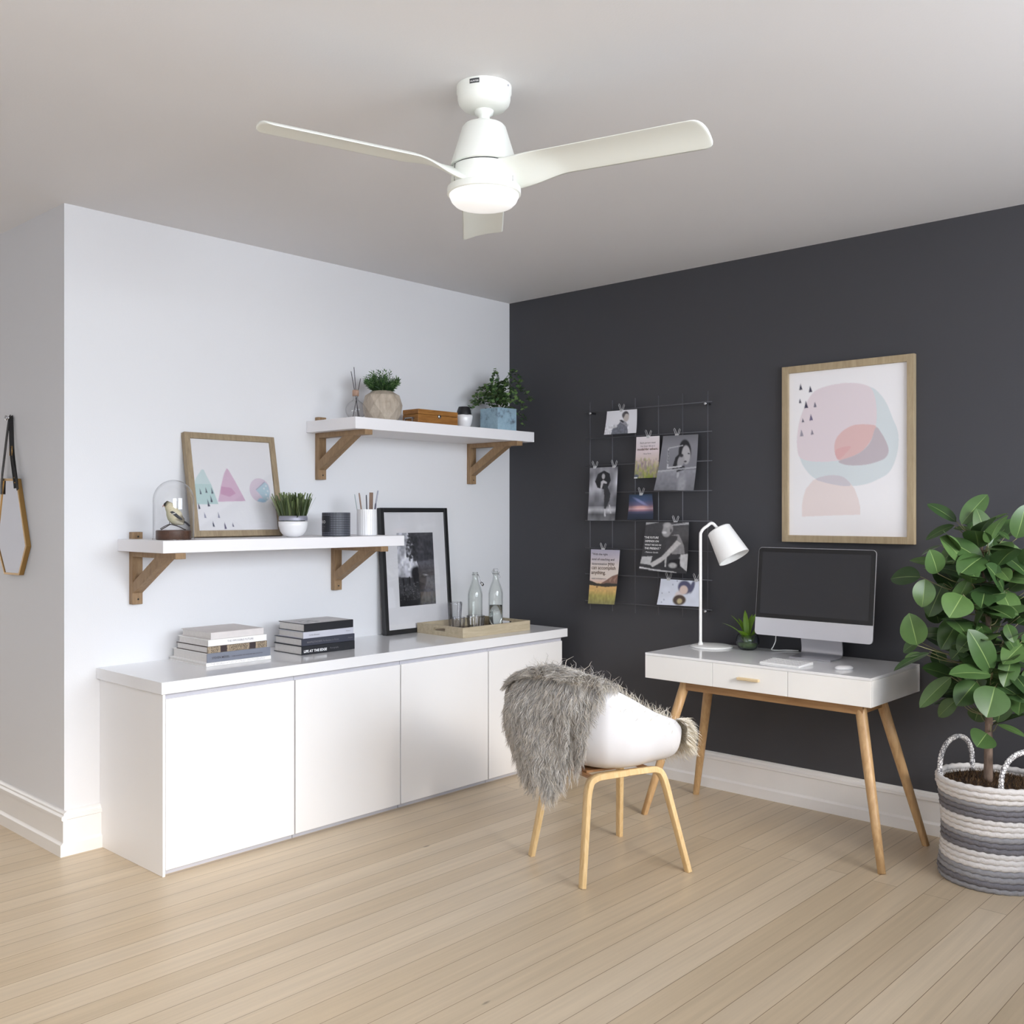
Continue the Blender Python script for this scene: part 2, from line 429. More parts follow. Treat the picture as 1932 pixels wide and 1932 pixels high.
# ------------------------------------------------------------------ low cabinets and worktop
CY0, CW = -2.552, .6035
lab = ['white handleless base cabinet with exposed side panel, nearest the hallway corner',
       'white handleless base cabinet under the stacks of books, second from the hallway corner',
       'white handleless base cabinet below the tray, third from the hallway corner',
       'white handleless base cabinet in the dark wall corner, mostly behind the sheepskin']
for i in range(4):
    y0 = CY0+i*CW; y1 = y0+CW
    t = thing('base_cabinet', lab[i], 'cabinet', (0, y0, 0), 0, 'low white cabinets along the wall')
    bm = NB()
    box(bm, (.002, .0005, .02), (.512, CW-.0005, .686), 0); box(bm, (.004, .001, 0), (.50, CW-.001, .02))
    obj('body', bm, lacq, t)
    obj('plinth', cube((.501, .002, .0), (.516, CW-.002, .018)), greyrail, t)
    bm = NB(); box(bm, (.30, .001, .687), (.528, CW-.001, .7125)); obj('rail', bm, greyrail, t)
    s0 = .003 if i == 0 else .0036
    obj('door', cube((.5185, s0, .022), (.5385, CW-.0036, .690), .0012, 1), lacq, t)
    obj('door_gap_shade', cube((.513, .0006, .020), (.517, CW-.0006, .686)), gapshade, t)  # dark sheet behind the door, stands in for shade in the gaps
    if i == 0:
        bm = NB(); box(bm, (.001, -.011, 0), (.541, -.0002, .7125), .001, 1); obj('end_panel', bm, lacq, t)
w = obj('worktop', cube((.0, -2.577, .713), (.559, -.117, .760), .0015, 2), glossw)
tag(w, 'glossy white worktop running over the low cabinets', 'worktop')

# ------------------------------------------------------------------ wall shelves
def shelf(y0, z0, z1, yb, zb, zt, label):
    t = thing('wall_shelf', label, 'shelf', (0, y0, z0), 0, 'bracketed wall shelves')
    L = 1.287
    obj('board', cube((.0, 0, 0), (.395, L, z1-z0), .002, 2), shelfw, t)
    for k, (yy) in enumerate(yb):
        y = yy-y0; wd = .047
        bm = NB(); top = zt[k]-z0; bot = zb-z0
        box(bm, (.0005, y, bot), (.032, y+wd, 0), .0015, 1)
        if top > .01: box(bm, (.0005, y, (z1-z0)-.002), (.032, y+wd, top), .0015, 1)
        b = obj('bracket', bm, brackw, t)
        obj('arm', cube((.032, y, -.0255), (.40, y+wd, -.0003), .0015, 1), brackw, b)
        bm = NB(); prism(bm, [(.031, bot+.048), (.031, bot+.096), (.225, -.024), (.318, -.024)], y+.002, y+wd-.002, 'y')
        obj('brace', bm, brackw, b)
        bm = NB(); lathe(bm, [(.0001, -.001), (.0038, -.001), (.0038, .0012), (.0001, .0012)], 12)
        m4 = Matrix.Translation((.0325, y+wd*.55, bot+.022)) @ Matrix.Rotation(PI/2, 4, 'Y')
        bmesh.ops.transform(bm, matrix=m4, verts=bm.verts)
        obj('screw', bm, blackm, b, True)
        if top > .02:
            bm = NB(); lathe(bm, [(.0001, -.001), (.0038, -.001), (.0038, .0012), (.0001, .0012)], 12)
            m4 = Matrix.Translation((.0325, y+wd*.55, (z1-z0)+.010)) @ Matrix.Rotation(PI/2, 4, 'Y')
            bmesh.ops.transform(bm, matrix=m4, verts=bm.verts); obj('screw', bm, blackm, b, True)
    return t
SH, SL = 1.876, 1.303      # top faces
shelf(-1.504, 1.819, SH, (-1.451, -.369), 1.584, (1.900, 1.84), 'upper white wall shelf on two wooden brackets near the dark wall')
shelf(-2.484, 1.252, SL, (-2.433, -1.352), 1.019, (1.333, 1.28), 'lower white wall shelf on two wooden brackets, nearer the hallway corner')

# ------------------------------------------------------------------ books
def book(name, label, y0, y1, x0, x1, z0, z1, cover, spine=None, grp=None, rot=0, texts=()):
    t = thing(name, label, 'book', (x1, y0, z0), rot, grp)
    L = y1-y0; D = x1-x0; h = z1-z0; c = .0028
    obj('pages', cube((-D+.006, .004, c), (-.004, L-.004, h-c)), pagem, t)
    bm = NB()
    box(bm, (-D, 0, .0002), (0, L, c), .0006, 1); box(bm, (-D, 0, h-c), (0, L, h-.0002), .0006, 1)
    obj('cover', bm, cover, t)
    sp = obj('spine', cube((-.004, 0, .0004), (.0012, L, h-.0004), .0012, 2), spine or cover, t)
    for s, yo, zo, wd, ink, bold in texts:
        text(s, sp, ink, frame_mtx((.0019, yo, zo), (0, 1, 0), (0, 0, 1)), width=wd, bold=bold)
    return t, L, h
G1, G2 = 'coffee table books in the left stack', 'coffee table books in the right stack'
cv_w = M('cover_white', C(240, 238, 236), .5); cv_wg = M('cover_dusty_white', C(214, 208, 206), .6, var=(25, .08))
cv_g = M('cover_slate', C(120, 124, 136), .5); cv_bk = M('cover_black', C(30, 31, 36), .45); cv_nv = M('cover_charcoal', C(58, 60, 72), .45)
cv_br = M('cover_dark_brown', C(66, 50, 44), .55); cv_lg = M('cover_pale_grey', C(196, 196, 206), .5)
def ornate():
    m, nt, b = nodes('ornate_spine')
    tc = nt.nodes.new('ShaderNodeTexCoord'); mp = nt.nodes.new('ShaderNodeMapping'); mp.inputs['Scale'].default_value = (1, 1, 1)
    link(nt, tc.outputs['Object'], mp.inputs['Vector'])
    ck = nt.nodes.new('ShaderNodeTexWave'); ck.wave_type = 'RINGS'; ck.inputs['Scale'].default_value = 70; ck.inputs['Distortion'].default_value = 9; ck.inputs['Detail'].default_value = 2; ck.inputs['Detail Scale'].default_value = 4
    link(nt, mp.outputs[0], ck.inputs['Vector'])
    r = nt.nodes.new('ShaderNodeValToRGB'); r.color_ramp.elements[0].position = .42; r.color_ramp.elements[0].color = C(64, 52, 46); r.color_ramp.elements[1].position = .6; r.color_ramp.elements[1].color = C(176, 158, 132)
    link(nt, ck.outputs['Fac'], r.inputs['Fac']); link(nt, r.outputs['Color'], b.inputs['Base Color']); b.inputs['Roughness'].default_value = .5
    return m
ornm = ornate(); panelm = M('book_label_panel', C(52, 40, 42), .5); ribm = M('book_rib', C(182, 164, 140), .5)
X1 = .332
book('book', 'white large book, the bottom one of the left stack', -2.255, -1.933, .012, X1, .7602, .776, cv_w, None, G1, 0,
     [('THE WORLD ATLAS OF STREET PHOTOGRAPHY', .02, .004, .27, M('ink_pale', C(196, 192, 192), .6), 0)])
book('book', 'slate grey book titled STEVEN MEISEL, above the bottom white book of the left stack', -2.251, -1.937, .038, X1, .7762, .816, cv_w, cv_g, G1, 0,
     [('STEVEN MEISEL', .022, .0145, .085, inkd, .01), ('THREE HUNDRED AND SEVENTEEN AND COUNTING', .118, .0155, .155, inkd, 0)])
t, L, h = book('book', 'ornate book with patterned dark and gold spine, middle of the left stack', -2.249, -1.954, .07, X1, .8162, .845, cv_br, ornm, G1)
for y in (.062, .205): obj('title_panel', cube((.0008, y, .001), (.0022, y+.030, h-.001)), panelm, t)
for y in (.006, .012, .052, .057, .096, .101, .196, .238, .243, .285): obj('rib', cube((.0008, y, .001), (.0024, y+.0022, h-.001)), ribm, t)
book('book', 'white book lying under the dusty topmost book of the left stack', -2.245, -1.956, .077, X1, .8452, .874, cv_w, None, G1, 0,
     [('THE IMPOSSIBLE FUTURE', .09, .012, .13, inkg, 0)])
book('book', 'dusty off-white book, topmost of the left stack', -2.233, -1.971, .085, X1, .8742, .904, cv_wg, None, G1)
X2 = .346
book('book', 'black book titled LIFE AT THE EDGE, the bottom one of the right stack', -1.777, -1.471, .122, X2, .7602, .801, cv_bk, None, G2, 0,
     [('LIFE AT THE EDGE', .010, .011, .130, inkw, .035), ('Photographs', .158, .016, .05, inkg, 0)])
book('book', 'charcoal book with white spine title, just above the bottom black book of the right stack', -1.777, -1.472, .126, X2, .8012, .835, cv_nv, None, G2, 0,
     [('MAPPLETHORPE', .028, .012, .085, inkg, .01), ('Perfection in Form', .118, .012, .09, inkg, 0), ('Phaidon', .265, .014, .028, inkg, 0)])
book('book', 'pale grey book under the black topmost book of the right stack', -1.769, -1.479, .142, X2, .8352, .866, cv_lg, None, G2, 0,
     [('Cartier-Bresson', .03, .012, .06, inkg, .01), ('Modern', .245, .014, .024, inkg, 0)])
t, L, h = book('book', 'black-spined book with a picture on its cover, topmost of the right stack', -1.763, -1.480, .140, X2, .8662, .903, cv_bk, None, G2)
p = Pic(40, 40, (186, 182, 182), 3); p.noise(.25, 5, 5)
for k in range(60):
    a = p.r.rand(4); p.ell(.12+.32*a[0], .3+.6*a[1], .01+.02*a[2], .01+.03*a[3], (40, 40, 42), a[0]*3, .4, .8)
obj('cover_picture', pic_mesh('cover_picture', p, lambda u, v: (-.205+.2*v, .002+.28*u, h)), printm, t)

# ------------------------------------------------------------------ framed pictures
def leaning_frame(name, label, w, h, fw, th, loc, lean, wood, rotz=0):
    """frame standing on its bottom edge, front towards +x, width along y, leaning back to the wall"""
    t = thing(name, label, 'picture frame', loc, rotz)
    e = math.radians(lean)
    MT = Matrix.Rotation(-e, 4, 'Y')
    # local: x depth (0 back .. th front), y width, z height ; back bottom edge at origin is lifted by lean
    bm = NB()
    for a, b in (((0, 0, 0), (th, fw, h)), ((0, w-fw, 0), (th, w, h)), ((0, fw, 0), (th, w-fw, fw)), ((0, fw, h-fw), (th, w-fw, h))):
        box(bm, a, b, .0012, 1)
    bmesh.ops.transform(bm, matrix=MT, verts=bm.verts); f = obj('frame', bm, wood, t)
    bm = NB(); box(bm, (.002, fw*.5, fw*.5), (th*.45, w-fw*.5, h-fw*.5)); bmesh.ops.transform(bm, matrix=MT, verts=bm.verts)
    obj('backing', bm, inkb, t)
    return t, MT, e
# black frame on the worktop, in the corner
t, MT, e = leaning_frame('picture_frame', 'black frame with a black and white country lane photo leaning on the worktop', .492, .682, .024, .03, (.052, -1.050, .7605), 4.2, blackm)
def onplane(MT, x, w, h, fw):
    return lambda u, v: MT @ Vector((x, fw+(w-2*fw)*u, fw+(h-2*fw)*(1-v)))
bm = NB(); box(bm, (.014, .02, .02), (.0205, .472, .662)); bmesh.ops.transform(bm, matrix=MT, verts=bm.verts); obj('mat', bm, matb, t)
p = Pic(64, 100, (60, 60, 66), 5)
p.grad([(0, (190, 190, 198)), (.5, (214, 214, 222)), (.62, (150, 150, 156)), (1, (60, 60, 64))])
p.poly([(.3, 0), (1, 0), (1, .62), (.62, .56), (.5, .38), (.38, .3), (.44, .16)], (70, 70, 76)); p.noise(.35, 9, 12)
for k in range(90):
    a = p.r.rand(4); p.ell(.26+.3*a[0], .02+.36*a[1], .02+.02*a[2], .012+.012*a[3], (56, 56, 60), a[1]*3, .5, .8)
p.poly([(0, .6), (.5, .62), (1, .58), (1, 1), (0, 1)], (64, 64, 68)); p.ell(.5, .56, .16, .1, (34, 34, 38), 0, .4); p.ell(.6, .66, .16, .1, (40, 40, 44), 0, .5)
p.poly([(.1, .62), (.14, .62), (.2, .95), (.15, .95)], (22, 22, 24)); p.poly([(.28, .6), (.31, .6), (.32, .82), (.29, .82)], (22, 22, 24)); p.poly([(.42, .58), (.45, .58), (.46, .76), (.43, .76)], (26, 26, 28))
p.poly([(.78, .6), (1, .6), (1, 1), (.5, 1), (.66, .84), (.74, .72)], (96, 96, 102), .8); p.noise(.4, 24, 30); p.ell(.2, .95, .4, .12, (26, 26, 28), 0, .8, .8)
for k in range(120):
    a = p.r.rand(3); p.ell(.02+.55*a[0], .68+.24*a[1], .012, .006, (150, 150, 152), 0, .6, .5*a[2])
obj('photo_print', pic_mesh('photo_print', p, lambda u, v: MT @ Vector((.0209, .112+.266*u, .545-.400*v))), printm, t)
bm = NB(); box(bm, (.0225, .022, .022), (.0235, .470, .660)); bmesh.ops.transform(bm, matrix=MT, verts=bm.verts); obj('glazing', bm, domeg, t)

# shapes for the two painted prints
def art(parent, mtx, shapes, w, h, n=150, name='print'):
    """painted print: shapes are (polygon in metres, colour), painted in order on white paper"""
    p = Pic(n, int(n*h/w), (240, 238, 240), 9)
    for poly, col in shapes:
        q = [(a/w, 1-b/h) for a, b in poly]; p.poly(q, col)
    return obj(name, pic_mesh(name, p, lambda u, v: mtx @ Vector((w*u, h*(1-v), 0))), wcol, parent)
wcol = VC('watercolour_print', .75, .15)
def blob(pts, k=5):
    P = pts+[pts[0]]; n = len(pts); out = []
    for i in range(n):
        p0, p1, p2, p3 = [Vector((*pts[(i+j) % n], 0)) for j in (-1, 0, 1, 2)]
        for s in range(k):
            t_ = s/k; q = .5*((2*p1)+(p2-p0)*t_+(2*p0-5*p1+4*p2-p3)*t_*t_+(3*p1-p0-3*p2+p3)*t_**3); out.append((q.x, q.y))
    return out
# print on the lower shelf
w_, h_, fw_ = .476, .483, .028
t, MT, e = leaning_frame('picture_frame', 'taupe wooden frame with pink and mint mountain print on the lower shelf', w_, h_, fw_, .03, (.088, -2.187, SL+.0008), 11.0, taupe)
bm = NB(); box(bm, (.014, .015, .015), (.0195, w_-.015, h_-.015)); bmesh.ops.transform(bm, matrix=MT, verts=bm.verts); obj('paper', bm, papw, t)
iw, ih = w_-2*fw_, h_-2*fw_
def U(u, v): return (iw*u, ih*(1-v))
mint, mintl, pink, pinkd, navy = (192, 216, 214), (208, 224, 224), (218, 186, 206), (206, 160, 188), (70, 74, 94)
S = []
S.append(([U(.0, .49), U(.04, .42), U(.11, .335), U(.135, .335), U(.17, .42), U(.205, .49)], mintl))
S.append(([U(.0, .49), U(.205, .49), U(.27, .71), U(.0, .715)], mint))
S.append(([U(.42, .31), U(.44, .33), U(.52, .48), U(.615, .675), U(.27, .685), U(.33, .50), U(.38, .37)], pink))
S.append(([U(.325, .515), U(.45, .53), U(.50, .59), U(.42, .63), U(.31, .60)], pinkd))
def E(cx, cy, rx, ry, a0=0, a1=2*PI, n=26): return [U(cx+rx*math.cos(a0+(a1-a0)*k/n), cy+ry*math.sin(a0+(a1-a0)*k/n)) for k in range(n)]
S.append((E(.815, .55, .135, .137), (224, 208, 220)))
S.append(([U(.76, .545), U(.885, .45), U(.93, .49), U(.945, .57), U(.92, .65), U(.87, .68), U(.82, .61)], (188, 210, 220)))
S.append(([U(.885, .45), U(.76, .545), U(.765, .55), U(.89, .458)], (176, 166, 186)))
S.append(([U(.76, .675), U(.80, .64), U(.85, .645), U(.885, .68), U(.84, .69)], (176, 206, 226)))
for (a, b) in ((.87, .53), (.90, .50), (.915, .56), (.89, .6), (.905, .64)): S.append((E(a, b, .012, .012, n=8), (226, 230, 234)))
for i in range(5):
    for j in range(i+2): S.append((E(.42-.018*(i+1)+.036*j, .36+.022*i, .004, .004, n=6), (230, 208, 222)))
for (a, b, s_, c_) in ((.065, .575, 1, navy), (.135, .56, 1, navy), (.205, .565, 1.1, navy), (.03, .73, 1.2, navy), (.145, .70, 1.3, navy), (.185, .655, 1.2, navy), (.09, .83, 1.1, (150, 150, 168)), (.255, .83, 1.1, (150, 150, 168)), (.18, .925, 1.1, navy), (.32, .945, 1.3, (96, 90, 116)), (.42, .935, .9, (110, 108, 130))):
    S.append(([U(a, b-.032*s_), U(a+.018*s_, b+.028*s_), U(a-.004*s_, b+.03*s_)], c_))
art(t, MT @ frame_mtx((.0199, fw_, fw_), (0, 1, 0), (0, 0, 1)), S, iw, ih)
bm = NB(); box(bm, (.0255, .016, .016), (.0262, w_-.016, h_-.016)); bmesh.ops.transform(bm, matrix=MT, verts=bm.verts); obj('glazing', bm, domeg, t)

# big print on the charcoal wall
t = thing('picture_frame', 'large oak framed print of pastel blobs hanging on the charcoal wall', 'picture frame', (1.835, 0, 1.275))
w_, h_, fw_, th = .640, .850, .033, .026
bm = NB()
for x0, x1 in ((0, fw_), (w_-fw_, w_)):
    box(bm, (x0, -th, 0), (x1, -.001, h_), .0012, 1)
for z0, z1 in ((0, fw_), (h_-fw_, h_)):
    box(bm, (fw_, -th, z0), (w_-fw_, -.001, z1), .0012, 1)
obj('frame', bm, oakf, t)
obj('paper', cube((.02, -.012, .02), (w_-.02, -.004, h_-.02)), papw, t)
iw, ih = w_-2*fw_, h_-2*fw_
def Q(x, y):
    u = (x-213)/1017; v = (y-(300-100*u))/((1700+15*u)-(300-100*u)); return (iw*u, ih*(1-v))
def QQ(*p): return [Q(*a) for a in p]
teal = blob(QQ((310, 720), (370, 570), (560, 420), (750, 385), (925, 415), (1000, 470), (1060, 560), (1110, 690), (1150, 800), (1155, 920), (1130, 1050), (1080, 1155), (1000, 1210), (880, 1260), (720, 1275), (560, 1250), (450, 1210), (370, 1140), (318, 1050), (292, 930)))
pinkb = blob(QQ((440, 455), (560, 405), (720, 380), (850, 388), (930, 425), (965, 510), (978, 620), (970, 760), (925, 890), (850, 970), (720, 1040), (560, 1062), (400, 1058), (308, 1022), (285, 930), (287, 830), (310, 700), (365, 565)))
coral = blob(QQ((620, 930), (640, 855), (700, 790), (780, 748), (860, 738), (970, 752), (955, 810), (930, 880), (870, 960), (790, 1010), (665, 1050), (632, 1010)))
mauve = blob(QQ((972, 765), (1020, 820), (1060, 900), (1076, 970), (1050, 1030), (980, 1065), (880, 1090), (760, 1095), (690, 1082), (660, 1056), (790, 1010), (870, 960), (930, 885)))
peach = QQ((330, 1540), (330, 1440), (342, 1370), (365, 1300), (430, 1225), (520, 1190), (620, 1180), (700, 1200), (755, 1245), (795, 1300), (825, 1385), (840, 1450), (842, 1522), (600, 1530))
ovl = blob(QQ((455, 1215), (540, 1186), (620, 1180), (700, 1198), (762, 1262), (700, 1274), (560, 1250)))
S = [(teal, (216, 223, 226)), (pinkb, (228, 216, 221)), (coral, (224, 190, 188)), (mauve, (196, 186, 192)), (peach, (232, 219, 217)), (ovl, (208, 202, 208))]
S.insert(3, (blob(QQ((630, 960), (760, 930), (700, 1010), (650, 1040))), (222, 178, 178)))
for (a, b, s_, c_) in ((318, 415, 1, (74, 72, 88)), (406, 433, 1.05, (74, 72, 88)), (312, 536, .75, (86, 84, 98)), (367, 568, 1.15, (74, 72, 90)), (448, 567, .9, (120, 116, 132)), (412, 678, 1.05, (112, 104, 132)), (338, 704, .7, (104, 100, 116)), (326, 815, 1.1, (156, 150, 162)), (422, 806, .85, (140, 132, 146))):
    S.append((QQ((a-2*s_, b-30*s_), (a+17*s_, b+22*s_), (a-14*s_, b+28*s_)), c_))
art(t, frame_mtx((fw_, -.0123, fw_), (1, 0, 0), (0, 0, 1)), S, iw, ih, 170)

# ------------------------------------------------------------------ bell jar with bird
def shelfspot(x, y, z): return (x, y, z)
t = thing('bell_jar', 'clear glass bell jar with dark wooden base on the lower shelf', 'bell jar', (.245, -2.357, SL+.0005))
bm = NB(); lathe(bm, [(.0001, 0), (.070, 0), (.072, .003), (.072, .037), (.069, .040), (.0001, .040)], 48); obj('base', bm, walnut, t, 'auto')
bm = NB(); r = .0835
lathe(bm, [(r+.002, .0), (r+.002, .004), (r, .006), (r, .165)]+[(r*math.cos(a), .165+r*1.05*math.sin(a)) for a in [PI/2*k/14 for k in range(1, 14)]]+[(.0006, .165+r*1.05)], 56, cap0=False)
obj('glass_dome', bm, domeg, t, True)
# bird (goldfinch ornament) facing left in the photo = -y side, standing on a twig
bt = thing('bird_figurine', 'small cream finch ornament with black face on twigs inside the glass dome', 'bird', (.245, -2.357, SL+.0411), math.radians(42.7))
def bird():
    # local x = picture right, z up. side profile as rings along the body axis
    axis = [(-.0405, .1085, .002), (-.038, .109, .008), (-.030, .111, .0155), (-.021, .106, .0175), (-.012, .094, .019), (-.004, .079, .025), (.004, .064, .028), (.014, .052, .0265), (.026, .044, .020), (.036, .038, .013), (.044, .034, .008)]
    V, F, K = [], [], []
    n = 18
    axis = [(x, z-.005, r_*1.14) for x, z, r_ in axis]
    for i, (x, z, r_) in enumerate(axis):
        a = axis[min(i+1, len(axis)-1)]; b = axis[max(i-1, 0)]
        tx, tz = a[0]-b[0], a[1]-b[1]; l = math.hypot(tx, tz); nx, nz = -tz/l, tx/l
        for k in range(n):
            an = 2*PI*k/n; ca, sa = math.cos(an), math.sin(an)
            V.append((x+nx*r_*ca, r_*.9*sa, z+nz*r_*ca))
            up = -ca   # belly side
            col = (206, 196, 166) if up < .2 else (196, 194, 164)
            if i <= 3 and ca > -.55 and x < -.024: col = (18, 17, 18)
            if i <= 2 and ca < -.2: col = (186, 160, 120)
            if i >= 8: col = (120, 112, 96) if up < 0 else (196, 190, 172)
            K.append([lin(c) for c in col])
    for i in range(len(axis)-1):
        for k in range(n):
            F.append((i*n+k, i*n+(k+1) % n, (i+1)*n+(k+1) % n, (i+1)*n+k))
    F.append(tuple(range(n))[::-1]); F.append(tuple((len(axis)-1)*n+k for k in range(n)))
    return pymesh('body', V, F, K)
birdm = VC('bird_feathers', .7, .15, grain=160)
obj('body', bird(), birdm, bt, True)
bm = NB(); tube(bm, [(-.038, 0, .108), (-.044, 0, .102), (-.047, 0, .096)], [.004, .003, .0006], 8); obj('beak', bm, M('beak', C(206, 160, 150), .4), bt, True)
for s in (-1, 1):
    bm = NB()
    pts = [(-.008, s*.0215, .076), (.004, s*.0265, .080), (.016, s*.0255, .074), (.030, s*.019, .060), (.042, s*.012, .046), (.040, s*.011, .041), (.024, s*.021, .050), (.008, s*.0265, .064)]
    vs = [bm.verts.new(q) for q in pts]; vo = [bm.verts.new((q[0], q[1]+s*.003, q[2])) for q in pts]
    c1 = bm.verts.new((.014, s*.030, .064))
    for k in range(8):
        j = (k+1) % 8; bm.faces.new((vs[k], vs[j], vo[j], vo[k])); bm.faces.new((vo[k], vo[j], c1))
    bmesh.ops.recalc_face_normals(bm, faces=bm.faces)
    wg = obj('wing', bm, M('wing_black', C(34, 34, 42), .6), bt, True)
    bm = NB(); tube(bm, [(.0, s*.0302, .0665), (.011, s*.0325, .0685), (.021, s*.030, .0725)], [.0012, .0024, .0012], 6); obj('wing_bar', bm, M('wing_white', C(220, 218, 214), .6), wg, True)
bm = NB(); tube(bm, [(.036, 0, .040), (.052, 0, .031), (.068, 0, .017)], 1, sec=[(.003, .006), (-.003, .006), (-.003, -.006), (.003, -.006)]); obj('tail', bm, M('tail_feathers', C(44, 42, 48), .6), bt)
twig = W('twig', C(44, 38, 38), C(70, 62, 60), (60, 60, 60), .7)
bm = NB()
tube(bm, smooth_path([(-.052, -.004, .001), (-.03, -.002, .0135), (-.014, 0, .0225), (.004, .001, .0195), (.026, .003, .012), (.040, .004, .004), (.05, .004, .001)], 4), .0022, 7)
tube(bm, smooth_path([(-.058, .004, .004), (-.04, .003, .015), (-.018, .001, .024), (-.004, .0, .0215)], 4), .0016, 7)
obj('twigs', bm, twig, bt, True)
bm = NB(); tube(bm, [(-.012, -.007, .040), (-.016, -.006, .028), (-.014, -.002, .022)], .0014, 6); tube(bm, [(.004, .007, .038), (.0, .006, .028), (.001, .002, .020)], .0014, 6); obj('feet', bm, twig, bt, True)

# ------------------------------------------------------------------ grass pot on the lower shelf
def blades(n, r0, r1, h0, h1, cols, seed, wd=.003, lean=.35, z0=0, curve=.2, tipw=.3):
    rr = random.Random(seed); V, F, K = [], [], []
    for i in range(n):
        a = rr.random()*2*PI; rad = r0*math.sqrt(rr.random()); x, y = rad*math.cos(a), rad*math.sin(a)
        h = h0+(h1-h0)*rr.random(); d = Vector((math.cos(a), math.sin(a), 0))*(lean*(rad/r0)+rr.gauss(0, lean*.35))+Vector((rr.gauss(0, .12), rr.gauss(0, .12), 0))
        sd = Vector((rr.gauss(0, 1), rr.gauss(0, 1), 0)).normalized(); c = rr.choice(cols); g = .8+.4*rr.random()
        n0 = len(V); S_ = 5
        for k in range(S_):
            t_ = k/(S_-1); p = Vector((x, y, z0))+d*h*t_*(1-curve+curve*t_)+Vector((0, 0, h*t_*(1-.12*d.length*t_)))
            w2 = wd*(1-(1-tipw)*t_*t_)
            V.append(p-sd*w2); V.append(p+sd*w2)
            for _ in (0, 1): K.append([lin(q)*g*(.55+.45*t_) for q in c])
        for k in range(S_-1): F.append((n0+2*k, n0+2*k+1, n0+2*k+3, n0+2*k+2))
    return V, F, K
t = thing('potted_grass', 'white bowl of grassy succulent leaves beside the taupe framed print', 'potted plant', (.25, -1.757, SL+.0005))
bm = NB()
lathe(bm, [(.0001, 0), (.028, 0), (.046, .008), (.060, .026), (.0675, .052), (.068, .072), (.0655, .074), (.064, .060), (.05, .03), (.0001, .02)], 44); obj('pot', bm, potw, t, True)
bm = NB(); lathe(bm, [(.0001, .060), (.062, .060), (.0655, .066)], 30, cap0=False, cap1=False); obj('soil', bm, soilm, t)
V, F, K = blades(230, .052, .1, .105, .155, [(104, 118, 76), (84, 100, 62), (128, 138, 98), (66, 82, 50)], 4, .0046, .20, .058, .2, .6)
obj('foliage', pymesh('foliage', V, F, K), fernm, t)
bm = NB()
lathe(bm, [(.0660, .077), (.0665, .088), (.064, .099), (.0625, .099), (.0645, .088), (.0640, .077)], 44, cap0=False, cap1=False)
obj('metal_collar', bm, M('zinc_band', C(150, 150, 162), .45, metal=.3), t, True)

# ------------------------------------------------------------------ black tin and ribbed cup
def dotted():
    m, nt, b = nodes('dotted_tin')
    tc = nt.nodes.new('ShaderNodeTexCoord'); sp = nt.nodes.new('ShaderNodeSeparateXYZ'); link(nt, tc.outputs['Object'], sp.inputs[0])
    at = nt.nodes.new('ShaderNodeMath'); at.operation = 'ARCTAN2'; link(nt, sp.outputs['Y'], at.inputs[0]); link(nt, sp.outputs['X'], at.inputs[1])
    cb = nt.nodes.new('ShaderNodeCombineXYZ'); mu = nt.nodes.new('ShaderNodeMath'); mu.operation = 'MULTIPLY'; mu.inputs[1].default_value = 9.2; link(nt, at.outputs[0], mu.inputs[0])
    mz = nt.nodes.new('ShaderNodeMath'); mz.operation = 'MULTIPLY'; mz.inputs[1].default_value = 118; link(nt, sp.outputs['Z'], mz.inputs[0])
    link(nt, mu.outputs[0], cb.inputs[0]); link(nt, mz.outputs[0], cb.inputs[1])
    vo = nt.nodes.new('ShaderNodeTexVoronoi'); vo.inputs['Randomness'].default_value = 0; vo.inputs['Scale'].default_value = 1; vo.voronoi_dimensions = '2D'; link(nt, cb.outputs[0], vo.inputs['Vector'])
    r = nt.nodes.new('ShaderNodeValToRGB'); r.color_ramp.elements[0].position = .18; r.color_ramp.elements[0].color = C(150, 154, 166); r.color_ramp.elements[1].position = .27; r.color_ramp.elements[1].color = C(44, 46, 54)
    link(nt, vo.outputs['Distance'], r.inputs['Fac']); link(nt, r.outputs['Color'], b.inputs['Base Color']); b.inputs['Roughness'].default_value = .5
    return m
t = thing('candle_tin', 'round dark dotted tin on the lower shelf between grass bowl and pencil cup', 'candle tin', (.255, -1.512, SL+.0005))
bm = NB(); lathe(bm, [(.0001, 0), (.0665, 0), (.068, .0015), (.068, .112), (.066, .114), (.0001, .114)], 56); tb = obj('body', bm, dotted(), t, 'auto')
# plain label area towards the picture's left, with white letters wrapping round
bm = NB(); a0, a1 = math.radians(-150), math.radians(-62)
vs = [[bm.verts.new((.0684*math.cos(a0+(a1-a0)*k/20), .0684*math.sin(a0+(a1-a0)*k/20), z)) for k in range(21)] for z in (.022, .096)]
for k in range(20): bm.faces.new((vs[0][k], vs[0][k+1], vs[1][k+1], vs[1][k]))
lb = obj('label_band', bm, tinb, t, True)
def wraptext(s, parent, mat, rad, ang, z, width, bold=0):
    o = text(s, parent, mat, Matrix.Identity(4), width=width, bold=bold)
    for v in o.data.vertices:
        a = ang+v.co.x/rad; zz = v.co.y; v.co = Vector((rad*math.cos(a), rad*math.sin(a), z+zz))
wraptext('RO KKO', lb, inkw, .0688, math.radians(-148), .062, .074, .012)
wraptext('scented candle', lb, inkg, .0688, math.radians(-125), .044, .046)
wraptext('50 hours', lb, inkg, .0688, math.radians(-112), .034, .024)

